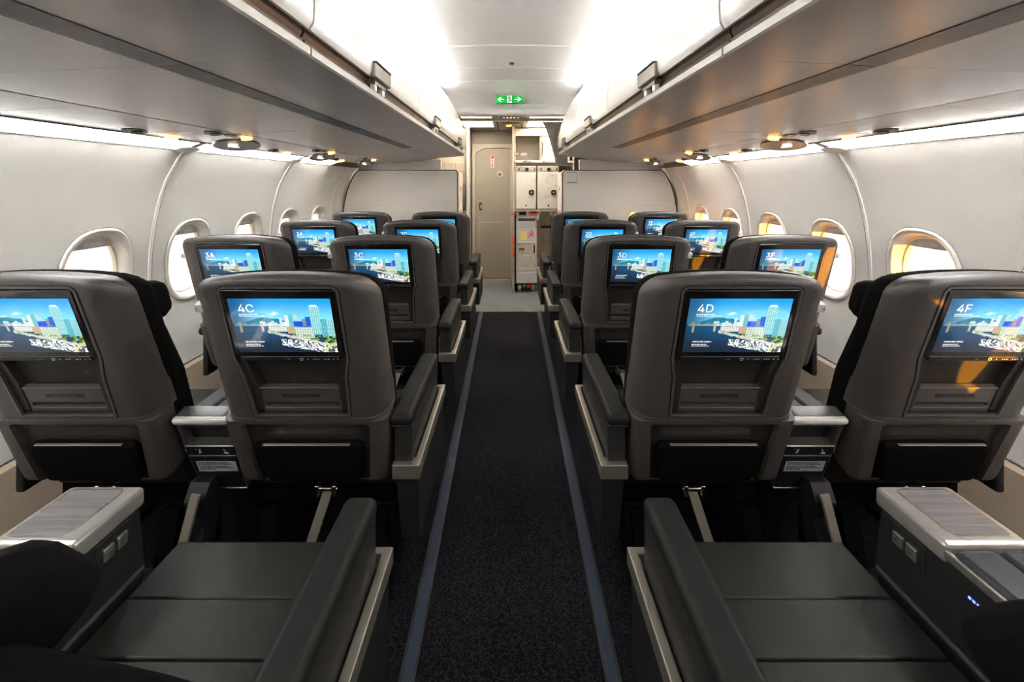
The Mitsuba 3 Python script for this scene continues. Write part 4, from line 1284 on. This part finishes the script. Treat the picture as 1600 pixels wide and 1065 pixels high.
part(tv, 'brake_pedal', rbox(TX0 + 0.15, TX0 + 0.195, TY - 0.03, TY + 0.03, 0.065, 0.10, 0.004), 'ink_red', label='red brake pedal')

# closet with fold-up attendant seat left of the cockpit door
k = thing('closet', 'beige closet left of the cockpit door with white edge column and dark drawer pulls', 'closet')
part(k, 'body', box(-1.92, -0.60, 5.80, YF + 0.03, 0.0, 2.24), 'galley_beige', smooth=False)
part(k, 'edge_column', rbox(-0.600, -0.558, 5.72, 5.80, 0.0, 2.24, 0.008), 'cap_white')
part(k, 'inner_side', box(-0.60, -0.575, 5.80, YF, 0.0, 2.24), 'door_grey', smooth=False)
for z0, z1 in ((0.44, 0.70), (0.12, 0.41)):
    q = part(k, 'drawer', rbox(-1.05, -0.612, 5.775, 5.80, z0, z1, 0.005), 'galley_white')
    part(q, 'pull', rbox(-0.70, -0.63, 5.762, 5.78, (z0 + z1) / 2 + 0.02, (z0 + z1) / 2 + 0.05, 0.004), 'gap_dark')
for z0, z1 in ((1.46, 1.60), (1.62, 1.76)):
    for x0 in (-1.05, -0.90, -0.75):
        part(k, 'upper_panel', rbox(x0, x0 + 0.135, 5.782, 5.80, z0, z1, 0.006), 'galley_beige')
k = thing('attendant_seat', 'folded grey attendant seat on the closet beside the left partition', 'jump seat')
bk = [(5.79, 1.44), (5.74, 1.42), (5.68, 1.30), (5.645, 1.14), (5.66, 1.08), (5.79, 1.08)]
m = prism(sg.Polygon(bk).buffer(-0.012).buffer(0.012), 0.36)
m = TM(np.array(m.vertices)[:, [2, 0, 1]] + [-0.975, 0, 0], m.faces)
part(k, 'headrest', m, 'frame_grey')
part(k, 'back_panel', rbox(-0.965, -0.625, 5.70, 5.79, 0.72, 1.07, 0.02), 'shell_dark')
part(k, 'folded_seat', rbox(-0.955, -0.635, 5.64, 5.71, 0.74, 1.02, 0.02), 'frame_grey')
part(k, 'knob', cyl((-0.63, 5.66, 1.08), (-0.600, 5.66, 1.08), 0.018, 14), 'chrome')

# curtain rail and bunched curtain
k = thing('curtain_rail', 'white curtain rail crossing below the galley ceiling lamps', 'curtain rail')
part(k, 'rail', rbox(-0.66, 0.70, 4.60, 4.635, 2.150, 2.180, 0.008), 'cap_white')
for x in (-0.56, 0.62):
    part(k, 'bracket', box(x - 0.02, x + 0.02, 4.605, 4.63, 2.178, 2.252), 'cap_white', smooth=False)
part(k, 'middle_bracket', rbox(0.052, 0.068, 4.605, 4.63, 2.145, 2.252, 0.004), 'cap_white')
k = thing('curtain', 'bunched grey pleated curtain hanging at the right end of the rail', 'curtain')
n = 90
v = []
for j, z in enumerate(np.linspace(2.150, 1.66, 7)):
    q = j / 6
    for i in range(n):
        s_ = i / (n - 1)
        x0 = 0.355 + 0.16 * q ** 0.7
        x = x0 + (0.64 - x0) * s_
        v.append((x, 4.655 + 0.022 * math.sin(s_ * 20 * math.pi) + 0.004 * math.sin(s_ * 7 + 4 * q), z))
f = []
for j in range(6):
    for i in range(n - 1):
        a = j * n + i
        f += [(a, a + 1, a + n + 1), (a, a + n + 1, a + n)]
part(k, None, TM(v, f), 'curtain', smooth=True)

# galley ceiling lamps
for sgn, lr in ((-1, 'left'), (1, 'right')):
    k = thing('ceiling_lamp', f'rectangular white lamp panel in the galley ceiling, on the {lr}', 'ceiling lamp')
    x0, x1 = (-0.62, -0.225) if sgn < 0 else (0.235, 0.66)
    m = TM([(x0, 4.86, 2.243), (x0, 5.78, 2.243), (x1, 5.78, 2.243), (x1, 4.86, 2.243)], [(0, 1, 2), (0, 2, 3)])
    part(k, 'diffuser', m, 'emit_base', smooth=False, emit=(GALLEY_LAMP, GALLEY_LAMP * 0.86, GALLEY_LAMP * 0.66))
    part(k, 'frame', cat(box(x0 - 0.015, x0, 4.85, 5.79, 2.238, 2.252), box(x1, x1 + 0.015, 4.85, 5.79, 2.238, 2.252), box(x0, x1, 4.845, 4.86, 2.238, 2.252), box(x0, x1, 5.78, 5.795, 2.238, 2.252)), 'galley_beige', smooth=False)
